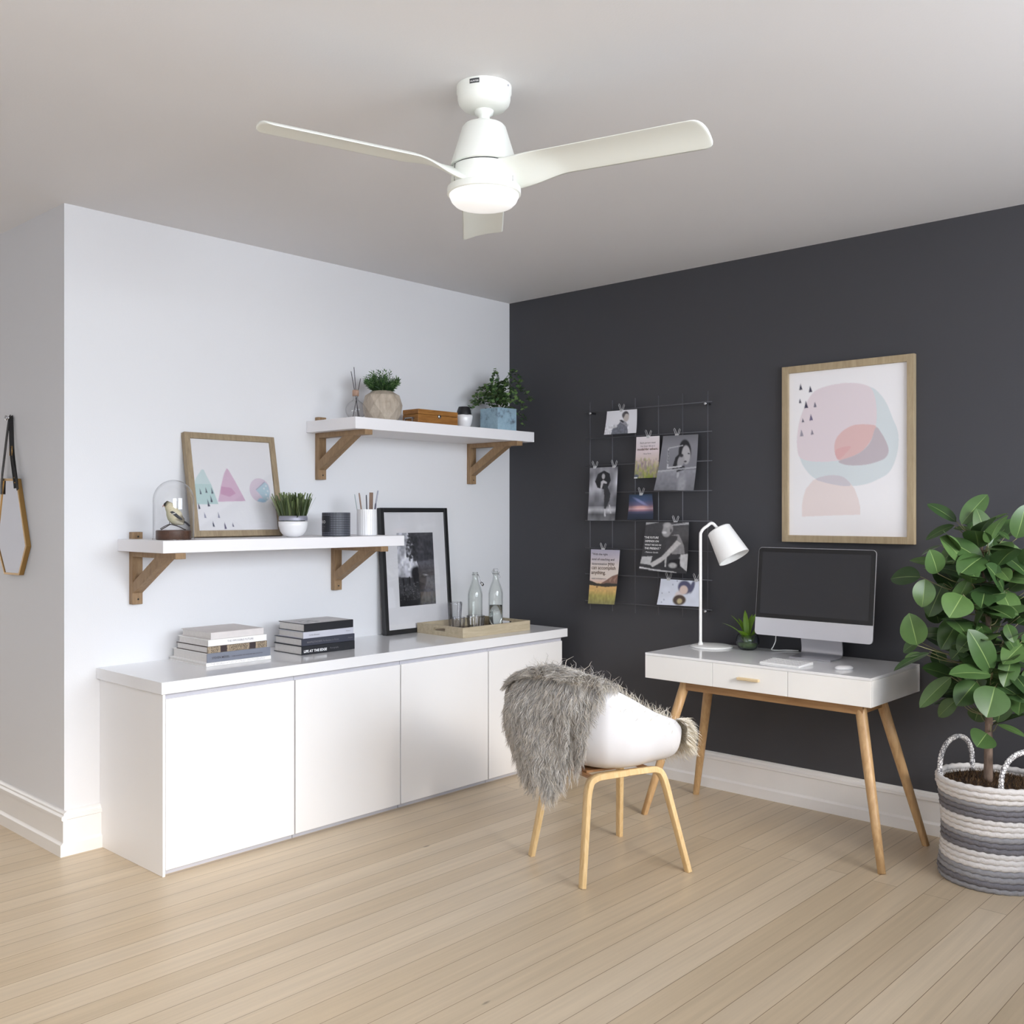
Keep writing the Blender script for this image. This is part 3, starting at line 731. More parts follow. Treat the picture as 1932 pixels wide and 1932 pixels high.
t = thing('pencil_cup', 'white ribbed cup holding pens at the end of the lower shelf', 'cup', (.25, -1.318, SL+.0005))
bm = NB(); mod = lambda k, z: 1+.022*abs(math.sin(PI*26*k)) if z < .129 else 1.012
lathe(bm, [(.0001, 0), (.046, 0), (.0485, .003), (.0485, .128), (.0485, .130), (.0445, .130), (.0445, .008), (.0001, .008)], 208, mod=mod); obj('cup', bm, potw, t, 'auto')
pens = [('pen', 'pale thin paintbrush leaning left in the white cup', (-.030, .0, .0), (-.062, .004, .205), .0022, M('grey_green_pen', C(160, 172, 172), .5), 'pen'),
        ('wooden_pencil', 'slim brown wooden pencil second from left in the white cup', (-.014, .012, .0), (-.040, .008, .212), .0042, W('pencil_wood', C(136, 112, 98), C(160, 136, 120), (60, 60, 6), .6), 'pencil'),
        ('pencil', 'dark grey pencil standing upright in the white cup', (.006, -.01, 0), (-.001, -.012, .202), .0035, M('dark_pencil', C(84, 84, 92), .5), 'pencil'),
        ('wooden_ruler', 'broad brown wooden stick standing upright in the white cup', (.018, .0, 0), (.022, .0, .214), .0, W('stick_wood', C(120, 96, 82), C(146, 122, 106), (60, 60, 6), .6), 'stick'),
        ('pen', 'silver pen leaning right in the white cup', (.018, .012, 0), (.054, .012, .224), .0038, M('silver_pen', C(150, 150, 162), .35, metal=.5), 'pen'),
        ('pencil', 'short dark pen just over the rim on the right of the cup', (.03, -.01, 0), (.046, -.012, .160), .0046, M('purple_pen', C(84, 80, 98), .4), 'pen')]
er = Vector((.735, .678, 0)); ef = Vector((-.678, .735, 0))
for nm, lb_, p0, p1, r_, mm, cat in pens:
    o = bpy.data.objects.new('x', None)
    c0 = er*p0[0]+ef*p0[1]+Vector((0, 0, .009)); c1 = er*p1[0]+ef*p1[1]+Vector((0, 0, p1[2]))
    k = .6
    bm = NB()
    if r_: tube(bm, [c0, c0.lerp(c1, .94), c1], [r_, r_, r_*.75], 10)
    else: tube(bm, [c0, c1], 1, sec=[(.0095, .002), (-.0095, .002), (-.0095, -.002), (.0095, -.002)], up=er)
    bpy.data.objects.remove(o)
    tag(obj(nm, bm, mm, None, 'auto', loc=(.25, -1.318, SL+.0005)), lb_, cat, 'pens in the ribbed cup')

# ------------------------------------------------------------------ upper shelf
t = thing('reed_diffuser', 'round clear glass diffuser bottle at the left end of the upper shelf', 'diffuser', (.245, -1.385, SH+.0005))
bm = NB(); prof = [(.0001, 0), (.022, 0)]+[(.050*math.sin(a), .048-.048*math.cos(a)) for a in [.55+k*(2.55-.55)/14 for k in range(15)]]
prof += [(.0135, .098), (.0125, .112), (.0125, .126), (.015, .128), (.015, .131), (.0115, .131), (.0105, .1), (.02, .092)]
lathe(bm, prof, 36, cap1=False); obj('bottle', bm, clear, t, True)
bm = NB(); lathe(bm, [(.0105, .118), (.016, .118), (.0165, .131), (.0165, .146), (.0125, .148), (.0105, .148)], 24, cap0=False, cap1=False); obj('collar', bm, W('cork_collar', C(150, 118, 100), C(190, 160, 140), (50, 50, 50), .7), t, True)
reedm = M('dark_reed', C(70, 66, 72), .7)
for lb_, a, b in (('tall dark reed, middle one in the glass diffuser', (.012, 0, .012), (-.009, .004, .262)), ('dark reed leaning left in the glass diffuser', (.018, .004, .012), (-.022, -.003, .240)), ('short dark reed leaning right in the glass diffuser', (-.013, -.004, .012), (.024, .002, .205))):
    bm = NB(); f_ = lambda q: er*q[0]+ef*q[1]+Vector((0, 0, q[2])); tube(bm, [f_(a), f_(b)], .0017, 8)
    tag(obj('reed', bm, reedm, None, True, loc=(.245, -1.385, SH+.0005)), lb_, 'reed', 'reeds in the diffuser')

t = thing('potted_succulent', 'spiky green plant in a faceted pale wooden vase on the upper shelf', 'potted plant', (.235, -1.205, SH+.0005), .3)
bm = NB(); n = 9; rings = []
for j, (r_, z) in enumerate([(.074, 0), (.096, .042), (.103, .088), (.088, .135), (.052, .158)]):
    off = .5*(j % 2); rings.append([(r_*math.cos(2*PI*(k+off)/n), r_*math.sin(2*PI*(k+off)/n), z) for k in range(n)])
vr = [[bm.verts.new(q) for q in r_] for r_ in rings]
bm.faces.new(vr[0][::-1])
for j in range(4):
    a, b = vr[j], vr[j+1]; o_ = j % 2
    for k in range(n):
        k2 = (k+1) % n
        if o_ == 0: bm.faces.new((a[k], a[k2], b[k])); bm.faces.new((a[k2], b[k2], b[k]))
        else: bm.faces.new((a[k], b[k2], b[k])); bm.faces.new((a[k], a[k2], b[k2]))
rt = [bm.verts.new((.046*math.cos(2*PI*k/n), .046*math.sin(2*PI*k/n), .150)) for k in range(n)]
for k in range(n): bm.faces.new((vr[4][k], vr[4][(k+1) % n], rt[(k+1) % n], rt[k]))
bm.faces.new(rt)
obj('vase', bm, vasew, t)
V, F, K = [], [], []
rr = random.Random(11)
for s_ in range(72):    # leafy sprigs, each with needle leaves
    a = rr.random()*2*PI; th_ = .98*math.sqrt(rr.random()); Ls = .075+.045*rr.random()*(1.3-th_)
    d = Vector((math.sin(th_)*math.cos(a), math.sin(th_)*math.sin(a), math.cos(th_)+.15)).normalized(); b0 = Vector((.034*math.sin(th_)*math.cos(a), .034*math.sin(th_)*math.sin(a), .148))
    for k in range(26):
        f_ = k/25; p = b0+d*Ls*f_; az = k*2.4; o1 = d.orthogonal(); o2 = d.cross(o1)
        dr = (d*(.75+.5*f_)+(o1*math.cos(az)+o2*math.sin(az))*.8).normalized(); ll = .027*(1-.3*f_); sd = dr.cross(Vector((rr.random()-.5, rr.random()-.5, rr.random()))).normalized()*.0024
        n0 = len(V); g = .7+.6*rr.random(); c = rr.choice([(62, 96, 52), (78, 112, 62), (46, 78, 44), (96, 126, 76)])
        V += [p-sd*.6, p+sd*.6, p+dr*ll*.5+sd, p+dr*ll*.5-sd, p+dr*ll]; F += [(n0, n0+1, n0+2, n0+3), (n0+3, n0+2, n0+4)]
        K += [[lin(q)*g*(.6+.4*f_) for q in c]]*5
obj('foliage', pymesh('foliage', V, F, K), fernm, t)

t = thing('wooden_box', 'honey coloured wooden box with metal clasp and handle on the upper shelf', 'box', (.190, -.831, SH+.0005), 0)
obj('base', cube((-.062, -.145, 0), (.062, .145, .060), .002, 1), boxw, t)
obj('lid', cube((-.062, -.145, .0612), (.062, .145, .087), .002, 1), boxw, t)
bm = NB(); lathe(bm, [(.0001, 0), (.011, 0), (.011, .004), (.006, .007), (.0001, .008)], 20); bmesh.ops.transform(bm, matrix=Matrix.Translation((.0622, .005, .054)) @ Matrix.Rotation(PI/2, 4, 'Y'), verts=bm.verts)
obj('clasp', bm, steel, t, True)
bm = NB()
for x in (-.03, .03): box(bm, (x-.003, -.158, .034), (x+.003, -.1452, .042), .001, 1)
box(bm, (-.033, -.160, .037), (.033, -.1545, .0435), .001, 1)
box(bm, (-.033, -.160, .002), (-.028, -.1545, .0435), 0); box(bm, (.028, -.160, .002), (.033, -.1545, .0435), 0)
obj('handle', bm, steel, t)

t = thing('two_tone_vase', 'small vase with black top dipped in white, between box and blue planter', 'vase', (.225, -.613, SH+.0005))
bm = NB(); lathe(bm, [(.0001, 0), (.026, 0), (.034, .012), (.044, .04), (.047, .066), (.0455, .078), (.043, .0805), (.0001, .075)], 40, mod=lambda k, z: 1+(.05*math.sin(4*PI*k)+.03*math.sin(10*PI*k))*(1 if z > .06 else 0))
obj('body', bm, potw, t, True)
bm = NB(); lathe(bm, [(.042, .070), (.0425, .082), (.038, .104), (.031, .122), (.0305, .125), (.027, .125), (.034, .10), (.036, .075)], 40, cap0=False, cap1=False)
obj('neck', bm, blackm, t, True)

def patina():
    m, nt, b = nodes('turquoise_patina')
    tc = nt.nodes.new('ShaderNodeTexCoord'); n = nt.nodes.new('ShaderNodeTexNoise'); n.inputs['Scale'].default_value = 14; n.inputs['Detail'].default_value = 8; n.inputs['Roughness'].default_value = .7
    link(nt, tc.outputs['Object'], n.inputs['Vector']); r = nt.nodes.new('ShaderNodeValToRGB'); e_ = r.color_ramp.elements
    e_[0].position = .34; e_[0].color = C(96, 108, 118); e_[1].position = .45; e_[1].color = C(148, 174, 190); x = r.color_ramp.elements.new(.62); x.color = C(164, 192, 204)
    x = r.color_ramp.elements.new(.75); x.color = C(160, 168, 184)
    link(nt, n.outputs['Fac'], r.inputs['Fac']); link(nt, r.outputs['Color'], b.inputs['Base Color']); b.inputs['Roughness'].default_value = .7
    return m
t = thing('potted_fern', 'maidenhair fern in a weathered turquoise cube planter on the upper shelf', 'potted plant', (.205, -.315, SH+.0005), math.radians(-3))
bm = NB(); box(bm, (-.074, -.074, 0), (.074, .074, .004)); hh = .138
for a, b in (((-.074, -.074, 0), (-.064, .074, hh)), ((.064, -.074, 0), (.074, .074, hh)), ((-.064, -.074, 0), (.064, -.064, hh)), ((-.064, .064, 0), (.064, .074, hh))): box(bm, a, b, .001, 1)
obj('planter', bm, patina(), t)
obj('soil', cube((-.0635, -.0635, .004), (.0635, .0635, .125)), soilm, t)
V, F, K = [], [], []; rr = random.Random(21); SV, SF = [], []
bms = NB()
fr = [(a, .26*e_, h_) for a, e_, h_ in [(-2.3, .25, .2), (2.6, .35, .13), (.6, .6, .16), (1.2, .8, .1), (-.9, .7, .08), (-1.7, .65, .06), (2.2, .7, .05), (3.1, .6, .08), (-2.8, .75, .03), (.2, .75, .03), (1.7, .9, -.02), (.9, .55, .2), (-.3, .5, .05), (-2.0, .35, .12), (2.9, .2, .16), (1.4, .3, .15), (-1.2, .35, .1), (2.0, .45, .09), (-2.5, .5, .07), (2.9, .45, .06), (-1.9, .5, .1), (.3, .4, .12), (-.6, .4, .1), (3.0, .3, .1)]]
for a, ex, hz in fr:
    d = Vector((math.cos(a), math.sin(a), 0)); b0 = Vector((rr.gauss(0, .018), rr.gauss(0, .018), .125))
    P = smooth_path([b0, b0+d*ex*.3+Vector((0, 0, hz*.6+.035)), b0+d*ex*.65+Vector((0, 0, hz+.035)), b0+d*ex+Vector((0, 0, hz-.02))], 7)
    tube(bms, P, .0007, 5)
    for i in range(4, len(P)):
        p = P[i]; tg = (P[i]-P[i-1]).normalized(); sd = tg.cross(Vector((0, 0, 1)))
        if sd.length < .1: sd = Vector((1, 0, 0))
        sd.normalize()
        for s in (-1, 1, .4):
            q = p+sd*s*(.008+.010*rr.random())+Vector((0, 0, rr.gauss(0, .006))); rl = .0085+.0065*rr.random()
            od = (sd*s+tg*.3+Vector((rr.gauss(0, .3), rr.gauss(0, .3), -.1+rr.gauss(0, .4)))).normalized(); pr = od.cross(Vector((rr.gauss(0, .5), rr.gauss(0, .5), 1))).normalized()
            n0 = len(V); V += [q, q+od*rl*.9+pr*rl*.95, q+od*rl*1.35+pr*rl*.35, q+od*rl*1.35-pr*rl*.35, q+od*rl*.9-pr*rl*.95]
            F += [(n0, n0+4, n0+3, n0+2, n0+1)]; g = .7+.6*rr.random(); c = rr.choice([(84, 112, 62), (66, 94, 52), (104, 130, 78), (52, 78, 46)])
            K += [[lin(x)*g for x in c]]*5
obj('fronds', pymesh('fronds', V, F, K), fernm, t)
obj('stems', bms, M('fern_stem', C(70, 64, 48), .6), t, True)

# ------------------------------------------------------------------ tray, glasses, bottles
t = thing('serving_tray', 'pale wooden serving tray with handle cutouts on the worktop', 'tray', (.272, -.580, .7603), math.radians(-1.2))
hx, hy, th_, hh = .183, .258, .011, .054
obj('floor_panel', cube((-hx+th_, -hy+th_, .002), (hx-th_, hy-th_, .009)), trayd, t)
bm = NB()
for s in (-1, 1):
    x0 = s*hx; box(bm, (min(x0, x0-s*th_), -hy, 0), (max(x0, x0-s*th_), hy, hh), .001, 1)
for s in (-1, 1):
    y0, y1 = sorted((s*hy, s*(hy-th_)))
    a, b = -hx+th_, hx-th_
    box(bm, (a, y0, 0), (b, y1, .024)); box(bm, (a, y0, .040), (b, y1, hh)); box(bm, (a, y0, .024), (-.045, y1, .040)); box(bm, (.045, y0, .024), (b, y1, .040))
obj('rim', bm, trayw, t)
TZ = .7603+.0095
def tumbler(label, x, y, r, h):
    bm = NB(); mod = lambda k, z: 1+.055*math.cos(2*PI*12*k)*(1 if .006 < z < h-.012 else .2)
    o_ = [(r*.80+(r*.20)*(z/h), z) for z in [h*k/12 for k in range(13)]]
    i_ = [(q-.0028, max(z, .010)) for q, z in o_[::-1]]
    lathe(bm, [(.0001, 0)]+o_+i_+[(.0001, .010)], 96, mod=mod)
    tag(obj('drinking_glass', bm, flute, None, True, loc=(x, y, TZ)), label, 'glass', 'fluted glasses on the tray')
tumbler('tall fluted drinking glass at the back of the tray, by the black frame', .165, -.625, .040, .150)
tumbler('short fluted drinking glass at the left front of the tray', .285, -.715, .038, .080)
tumbler('short wide fluted drinking glass at the right of the two low ones on the tray', .335, -.632, .050, .086)
def bottle(label, x, y, full, swing):
    t = thing('swing_top_bottle', label, 'bottle', (x, y, TZ), 0, 'swing-top bottles on the tray')
    R_ = .041
    prof = [(.0001, 0), (R_-.004, 0), (R_, .005), (R_, .185), (R_*.93, .205), (R_*.72, .232), (R_*.5, .255), (.0160, .275), (.0150, .292), (.0175, .294), (.0175, .302), (.0150, .304), (.0150, .312), (.0118, .312), (.0118, .285)]
    prof += [(.013, .272), (R_*.5-.004, .253), (R_*.72-.004, .229), (R_-.0045, .19), (R_-.0035, .012), (.0001, .010)]
    bm = NB(); lathe(bm, prof, 48); obj('glass_body', bm, bottleg, t, True)
    if full:
        bm = NB(); lathe(bm, [(.0001, .0115), (R_-.0042, .013), (R_-.0042, .122), (.0001, .122)], 48); obj('water', bm, water, t, True)
    bm = NB(); wire = bm
    if swing:   # stopper clipped on top
        tube(wire, [er*.017+Vector((0, 0, .298)), er*.021+Vector((0, 0, .31)), er*.012+Vector((0, 0, .327)), er*-.012+Vector((0, 0, .327)), er*-.021+Vector((0, 0, .31)), er*-.017+Vector((0, 0, .298))], .0012, 6)
        tube(wire, [er*.0185+Vector((0, 0, .296)), er*.026+Vector((0, 0, .282)), er*.022+Vector((0, 0, .276))], .0012, 6)
        b2 = NB(); lathe(b2, [(.0001, .3125), (.0125, .3125), (.0135, .318), (.010, .327), (.0001, .328)], 24); obj('stopper', b2, M('stopper_grey', C(196, 198, 202), .25), t, True)
    else:       # stopper hanging at the side
        tube(wire, [er*.017+Vector((0, 0, .298)), er*.026+Vector((0, 0, .278)), er*.040+Vector((0, 0, .252)), er*.046+Vector((0, 0, .245))], .0012, 6)
        tube(wire, [er*.017+ef*.006+Vector((0, 0, .298)), er*.030+ef*.006+Vector((0, 0, .268)), er*.038+Vector((0, 0, .240))], .0012, 6)
        b2 = NB(); lathe(b2, [(.0001, 0), (.0125, 0), (.0135, .005), (.010, .013), (.0001, .014)], 24)
        bmesh.ops.transform(b2, matrix=Matrix.Translation(er*.034+Vector((0, 0, .243))) @ Matrix.Rotation(math.radians(55), 4, ef), verts=b2.verts); obj('stopper', b2, steel, t, True)
    tube(wire, [(.0178*math.cos(a), .0178*math.sin(a), .298) for a in [2*PI*k/20 for k in range(20)]], .0011, 6, closed=True)
    obj('wire_bail', wire, steel, t, True)
bottle('empty clear swing-top bottle with stopper hanging at its side on the tray', .215, -.515, False, False)
bottle('clear swing-top bottle half full of water on the tray', .250, -.385, True, True)

# ------------------------------------------------------------------ desk
t = thing('desk', 'white desk with splayed oak legs against the charcoal wall', 'desk', (1.406, -.564, 0))
DW, DD, DZ0, DZ1 = 1.101, .518, .631, .7505
bm = NB(); box(bm, (0, .0165, DZ0), (DW, DD, DZ1-.0125), .001, 1); obj('case', bm, satinw, t)
obj('desktop', cube((0, 0, DZ1-.012), (DW, DD, DZ1), .0015, 2), glossw, t)
for i, (x0, x1) in enumerate(((0, .367), (.3685, .7355), (.737, DW))):
    d = obj('drawer', cube((x0+.0006, 0, DZ0+.0), (x1-.0006, .016, DZ1-.0128), .0008, 1), satinw, t)
    if i == 1:
        bm = NB(); box(bm, (.500, -.018, .6785), (.606, -.0003, .690), .002, 2); obj('handle', bm, W('pale_handle_wood', C(206, 182, 142), C(226, 206, 170), (6, 60, 60), .5), d)
legs = [((1.590, -.500), (1.443, -.625)), ((2.432, -.492), (2.578, -.631)), ((1.590, -.285), (1.441, -.172)), ((2.432, -.285), (2.580, -.173))]
for (tx, ty), (fx, fy) in legs:
    bm = NB(); a = Vector((tx-1.406, ty+.564, .618)); b = Vector((fx-1.406, fy+.564, 0)); dirn = (b-a).normalized()
    P = [a-dirn*.012, a.lerp(b, .3), a.lerp(b, .7), b]
    tube(bm, P, [.0235, .022, .0185, .0155], 22)
    bmesh.ops.bisect_plane(bm, geom=bm.verts[:]+bm.edges[:]+bm.faces[:], plane_co=(0, 0, .0004), plane_no=(0, 0, 1), clear_inner=True)
    bmesh.ops.bisect_plane(bm, geom=bm.verts[:]+bm.edges[:]+bm.faces[:], plane_co=(0, 0, .6305), plane_no=(0, 0, 1), clear_outer=True)
    obj('leg', bm, oak, t, True)
xl, xr, yf, yb = 1.590-1.406, 2.432-1.406, -.500+.564, -.285+.564
bm = NB(); box(bm, (xl-.02, yf-.018, .588), (xr+.02, yf+.004, .6307), .001, 1); box(bm, (xl-.02, yb-.004, .588), (xr+.02, yb+.018, .6307), .001, 1)
box(bm, (xl-.012, yf, .588), (xl+.012, yb, .6307), .001, 1); box(bm, (xr-.012, yf, .588), (xr+.012, yb, .6307), .001, 1)
obj('apron', bm, apronw, t)
DT = DZ1+.0004

# desk lamp
t = thing('desk_lamp', 'white desk lamp with tilted cylinder shade at the left of the desk', 'lamp', (1.540, -.186, DT), math.radians(42.7))
bm = NB(); lathe(bm, [(.0001, 0), (.100, 0), (.105, .002), (.105, .006), (.09, .010), (.05, .013), (.0001, .014)], 56); obj('base', bm, lampw, t, True)
bm = NB()
P = smooth_path([(-.055, 0, .010), (-.055, 0, .2), (-.055, 0, .4), (-.055, 0, .545), (-.052, 0, .568), (-.040, 0, .586), (-.020, 0, .601), (-.006, 0, .612), (.006, 0, .612), (.017, 0, .602), (.029, -.002, .588), (.036, -.004, .575)], 5)
tube(bm, P, .0075, 14); lathe(bm, [(.0125, .010), (.0125, .016), (.009, .024), (.0078, .03)], 20, c=(-.055, 0, 0), cap0=False, cap1=False)
obj('stem', bm, lampw, t, True)
ax = Vector((.068, -.055, -.143)).normalized(); top = Vector((.0335, -.004, .583))
zq = Vector((0, 0, -1)).rotation_difference(ax).to_matrix().to_4x4()
bm = NB(); hs_ = .162
lathe(bm, [(.0001, .0), (.054, 0), (.060, -.005), (.080, -hs_), (.0785, -hs_), (.0585, -.007), (.0001, -.004)], 48)
bmesh.ops.transform(bm, matrix=Matrix.Translation(top) @ zq, verts=bm.verts); obj('shade', bm, lampw, t, 'auto')
bm = NB(); lathe(bm, [(.0001, -.006), (.016, -.006), (.018, -.05), (.026, -.075), (.024, -.10), (.012, -.115), (.0001, -.117)], 24)
bmesh.ops.transform(bm, matrix=Matrix.Translation(top) @ zq, verts=bm.verts); obj('bulb', bm, M('frosted_bulb', C(245, 243, 238), .4), t, True)

# leaf generator
def leaf(V, F, K, b, tp, w, nrm, col, rib, fold=.25, droop=.12, n=9, dark=1., shape=None):
    b = Vector(b); tp = Vector(tp); ax = tp-b; L_ = ax.length; ax.normalize()
    nrm = Vector(nrm); nrm = (nrm-ax*nrm.dot(ax)); nrm = nrm.normalized() if nrm.length > 1e-4 else ax.orthogonal().normalized()
    sd = ax.cross(nrm); n0 = len(V); ss = (-1, -.55, -.05, 0, .05, .55, 1); m = 7
    for i in range(n):
        t_ = i/(n-1); ww = w/2*(shape(t_) if shape else math.sin(PI*t_**.92)**.62)
        if i == n-1: ww = w*.01
        c = b+ax*L_*t_+nrm*(-droop*L_*(t_-.5)**2*1.6+droop*L_*.2)
        for k in range(m):
            s = ss[k]; V.append(c+sd*ww*s+nrm*abs(s)*ww*fold*2*(1-.3*abs(s)))
            cc = rib if k == 3 else col; K.append([lin(q)*dark for q in cc])
    for i in range(n-1):
        for k in range(m-1): F.append((n0+i*m+k, n0+(i+1)*m+k, n0+(i+1)*m+k+1, n0+i*m+k+1))

# small glass terrarium
t = thing('glass_planter', 'small smoky glass bowl with bright green leaves beside the desk lamp', 'potted plant', (1.719, -.150, DT))
bm = NB(); prof = [(.0001, 0), (.034, 0), (.046, .010), (.056, .034), (.056, .052), (.047, .074), (.044, .075), (.053, .052), (.053, .034), (.043, .012), (.0001, .008)]
lathe(bm, prof, 40); obj('bowl', bm, terrg, t, True)
bm = NB(); lathe(bm, [(.0001, .010), (.036, .010), (.044, .020), (.047, .03), (.0001, .034)], 30); obj('soil', bm, M('green_moss', C(106, 128, 74), .9, bump=(120, .7), var=(60, .3)), t, True)
V, F, K = [], [], []
tm = lambda x, f_, z: er*x+ef*f_+Vector((0, 0, z))
for (x1, f1, z1, w_, g, nn) in ((-.126, -.02, .138, .026, 1, (0, 0, 1)), (-.07, .03, .168, .022, .75, (0, 0, 1)), (-.006, .03, .19, .020, .8, (.5, -1, .2)), (.052, .02, .187, .026, .85, (-.6, -1, .4)), (-.055, -.045, .102, .036, 1.1, (0, 0, 1)), (.062, -.045, .108, .036, 1.1, (0, 0, 1)), (.03, .04, .17, .02, .7, (0, -1, .3)), (.09, .0, .14, .026, .9, (0, 0, 1)), (-.03, .05, .15, .02, .7, (0, 0, 1))):
    leaf(V, F, K, tm(.0, 0, .045), tm(x1, f1, z1), w_*1.35, nn, (118, 160, 40), (138, 176, 70), .12, .22, dark=g)
for k in range(8):
    a = k*.8; leaf(V, F, K, (.01*math.cos(a), .01*math.sin(a), .03), (.036*math.cos(a), .036*math.sin(a), .066), .018, (math.cos(a), math.sin(a), .2), (96, 130, 60), (120, 150, 90), .1, .1)
obj('leaves', pymesh('leaves', V, F, K), VC('bright_leaf', .4, .4), t, True)

# all-in-one computer
t = thing('desktop_computer', 'silver all-in-one computer with dark screen in the middle of the desk', 'computer', (2.078, -.185, DT))
CWd, CH = .574, .415; tilt = math.radians(6.3)
TM = Matrix.Translation((0, -.028, .088)) @ Matrix.Rotation(-tilt, 4, 'X')
def rrect(x0, x1, z0, z1, r_, n=6):
    out = []
    for cx, cz, a0 in ((x1-r_, z1-r_, 0), (x0+r_, z1-r_, PI/2), (x0+r_, z0+r_, PI), (x1-r_, z0+r_, 3*PI/2)):
        for k in range(n+1): a = a0+PI/2*k/n; out.append((cx+r_*math.cos(a), cz+r_*math.sin(a)))
    return out
bm = NB(); prism(bm, rrect(-CWd/2, CWd/2, 0, CH, .018), 0, .006, 'y')
back = [(0.006, 1), (.018, .90), (.030, .62), (.034, .3)]
rings = [[(x*k if k < 1 else x, y, (z-CH/2)*k+CH/2) for x, z in rrect(-CWd/2, CWd/2, 0, CH, .018)] for y, k in back]
ring_surface(bm, rings, True, False, True); bmesh.ops.recalc_face_normals(bm, faces=bm.faces)
bmesh.ops.transform(bm, matrix=TM, verts=bm.verts); obj('housing', bm, alul, t, 'auto')
bm = NB(); z0 = .082
pl = [(x, z) for x, z in rrect(-CWd/2+.0015, CWd/2-.0015, z0, CH-.0015, .0165)]
pl = [(x, max(z, z0)) for x, z in pl]
bz = rrect(-CWd/2+.0015, CWd/2-.0015, z0, CH-.0015, .0165); h_top = bz[:14]; pl = h_top+[(-CWd/2+.0015, z0), (CWd/2-.0015, z0)]
prism(bm, pl, -.0012, -.0002, 'y'); bmesh.ops.transform(bm, matrix=TM, verts=bm.verts); obj('bezel', bm, blackg, t)
bm = NB(); box(bm, (-CWd/2+.022, -.0017, z0+.020), (CWd/2-.022, -.0013, CH-.022)); bmesh.ops.transform(bm, matrix=TM, verts=bm.verts); obj('screen', bm, screenm, t)
bm = NB()
path = smooth_path([(.015, -.075, .003), (.015, -.02, .003), (.015, .035, .006), (.015, .052, .022), (.015, .050, .06), (.015, .036, .12), (.015, .030, .19)], 6)
hw = .1; sec = [(.003, hw), (-.003, hw), (-.003, -hw), (.003, -hw)]
tube(bm, path, [1]*len(path), sec=sec, up=(0, 0, 1)); obj('stand', bm, alu, t, 'auto')
bm = NB(); tube(bm, smooth_path([(-.19, .028, .12), (-.205, .03, .085), (-.208, .03, .055), (-.222, .035, .028), (-.235, .05, .008), (-.2, .12, .004), (-.15, .15, .003)], 6), .0024, 8); obj('power_cable', bm, lampw, t, True)

t = thing('keyboard', 'thin white keyboard in front of the computer', 'keyboard', (2.076, -.447, DT), math.radians(-5))
bm = NB(); prism(bm, [(-.058, 0), (-.058, .005), (.058, .013), (.058, .001)], -.098, .098, 'x'); obj('body', bm, lampw, t)
bm = NB()
for r_ in range(6):
    for c in range(14):
        y = -.052+r_*.018; z = .0055+(y+.058)/.116*.008
        if r_ == 0 and 3 < c < 9: continue
        box(bm, (-.095+c*.0136, y, z), (-.095+c*.0136+.0118, y+.0155, z+.0018))
    if r_ == 0: box(bm, (-.095+4*.0136, -.052, .0059), (-.095+8*.0136+.0118, -.0365, .0077))
obj('keys', bm, potw, t)
bm = NB(); rg = []
for k in range(9):
    a = PI/2*k/8; rg.append([(.042*math.cos(u)*math.cos(a)**.6, .026*math.sin(u)*math.cos(a)**.6, .004+.013*math.sin(a)) for u in [2*PI*j/36 for j in range(36)]])
rg = [[(.038*math.cos(u), .022*math.sin(u), 0) for u in [2*PI*j/36 for j in range(36)]]]+rg[:-1]+[[(x*.12, y*.12, .0171) for x, y, z in rg[0]]]
ring_surface(bm, rg)
tag(obj('computer_mouse', bm, potw, None, True, loc=(2.325, -.412, DT), rot=(0, 0, math.radians(55))), 'small white mouse at the right of the keyboard', 'mouse')

# ------------------------------------------------------------------ wire grid with photos
t = thing('wire_grid', 'black wire grid panel mounted on the charcoal wall', 'wire grid', (0, -.038, 0))
gx = [.659, .816, .971, .1+1.023, 1.275, 1.427]; gz = [1.986, 1.834, 1.683, 1.530, 1.373, 1.217, 1.070, .917]
wirem = M('black_wire', C(84, 84, 90), .4)
bm = NB()
for x in gx: tube(bm, [(x, 0, .868), (x, 0, 2.042)], .0026, 8)
for z in gz: tube(bm, [(.628, -.005, z), (1.454, -.005, z)], .0026, 8)
obj('wires', bm, wirem, t, True)
for x, z in ((.667, 1.978), (1.418, 1.978), (.667, .909), (1.418, .909)):
    bm = NB(); lathe(bm, [(.0001, -.0372), (.006, -.0372), (.006, 0), (.0085, .001), (.0085, .011), (.006, .014), (.0001, .014)], 20)
    bmesh.ops.transform(bm, matrix=Matrix.Translation((x, 0, z-.0)) @ Matrix.Rotation(PI/2, 4, 'X'), verts=bm.verts)
    obj('standoff', bm, steel, t, True)
GP = 'photos clipped to the wire grid'
def photo(name, label, q, pic, y=-.052, bulge=.012, cat='photo'):
    """q: corners TL,TR,BR,BL as (x,z)"""
    cx = sum(a for a, _ in q)/4; cz = sum(b for _, b in q)/4
    t = thing(name, label, cat, (cx, y, cz), 0, GP)
    def P(u, v):
        x = (q[0][0]*(1-u)+q[1][0]*u)*(1-v)+(q[3][0]*(1-u)+q[2][0]*u)*v
        z = (q[0][1]*(1-u)+q[1][1]*u)*(1-v)+(q[3][1]*(1-u)+q[2][1]*u)*v
        return Vector((x-cx, -bulge*v*v, z-cz))
    obj('print', pic_mesh('print', pic, P), printm, t)
    return t, P
def words(t, P, lines):
    """lines: (text, u, v, width fraction, ink, bold)"""
    for s, u, v, wf, ink, bold in lines:
        a = P(u, v); b = P(min(1, u+.1), v); c = P(u, max(0, v-.05)); wd = (P(1, v)-P(0, v)).length*wf
        text(s, t, ink, frame_mtx(a+Vector((0, -.0009, 0)), b-a, c-a), width=wd, bold=bold)
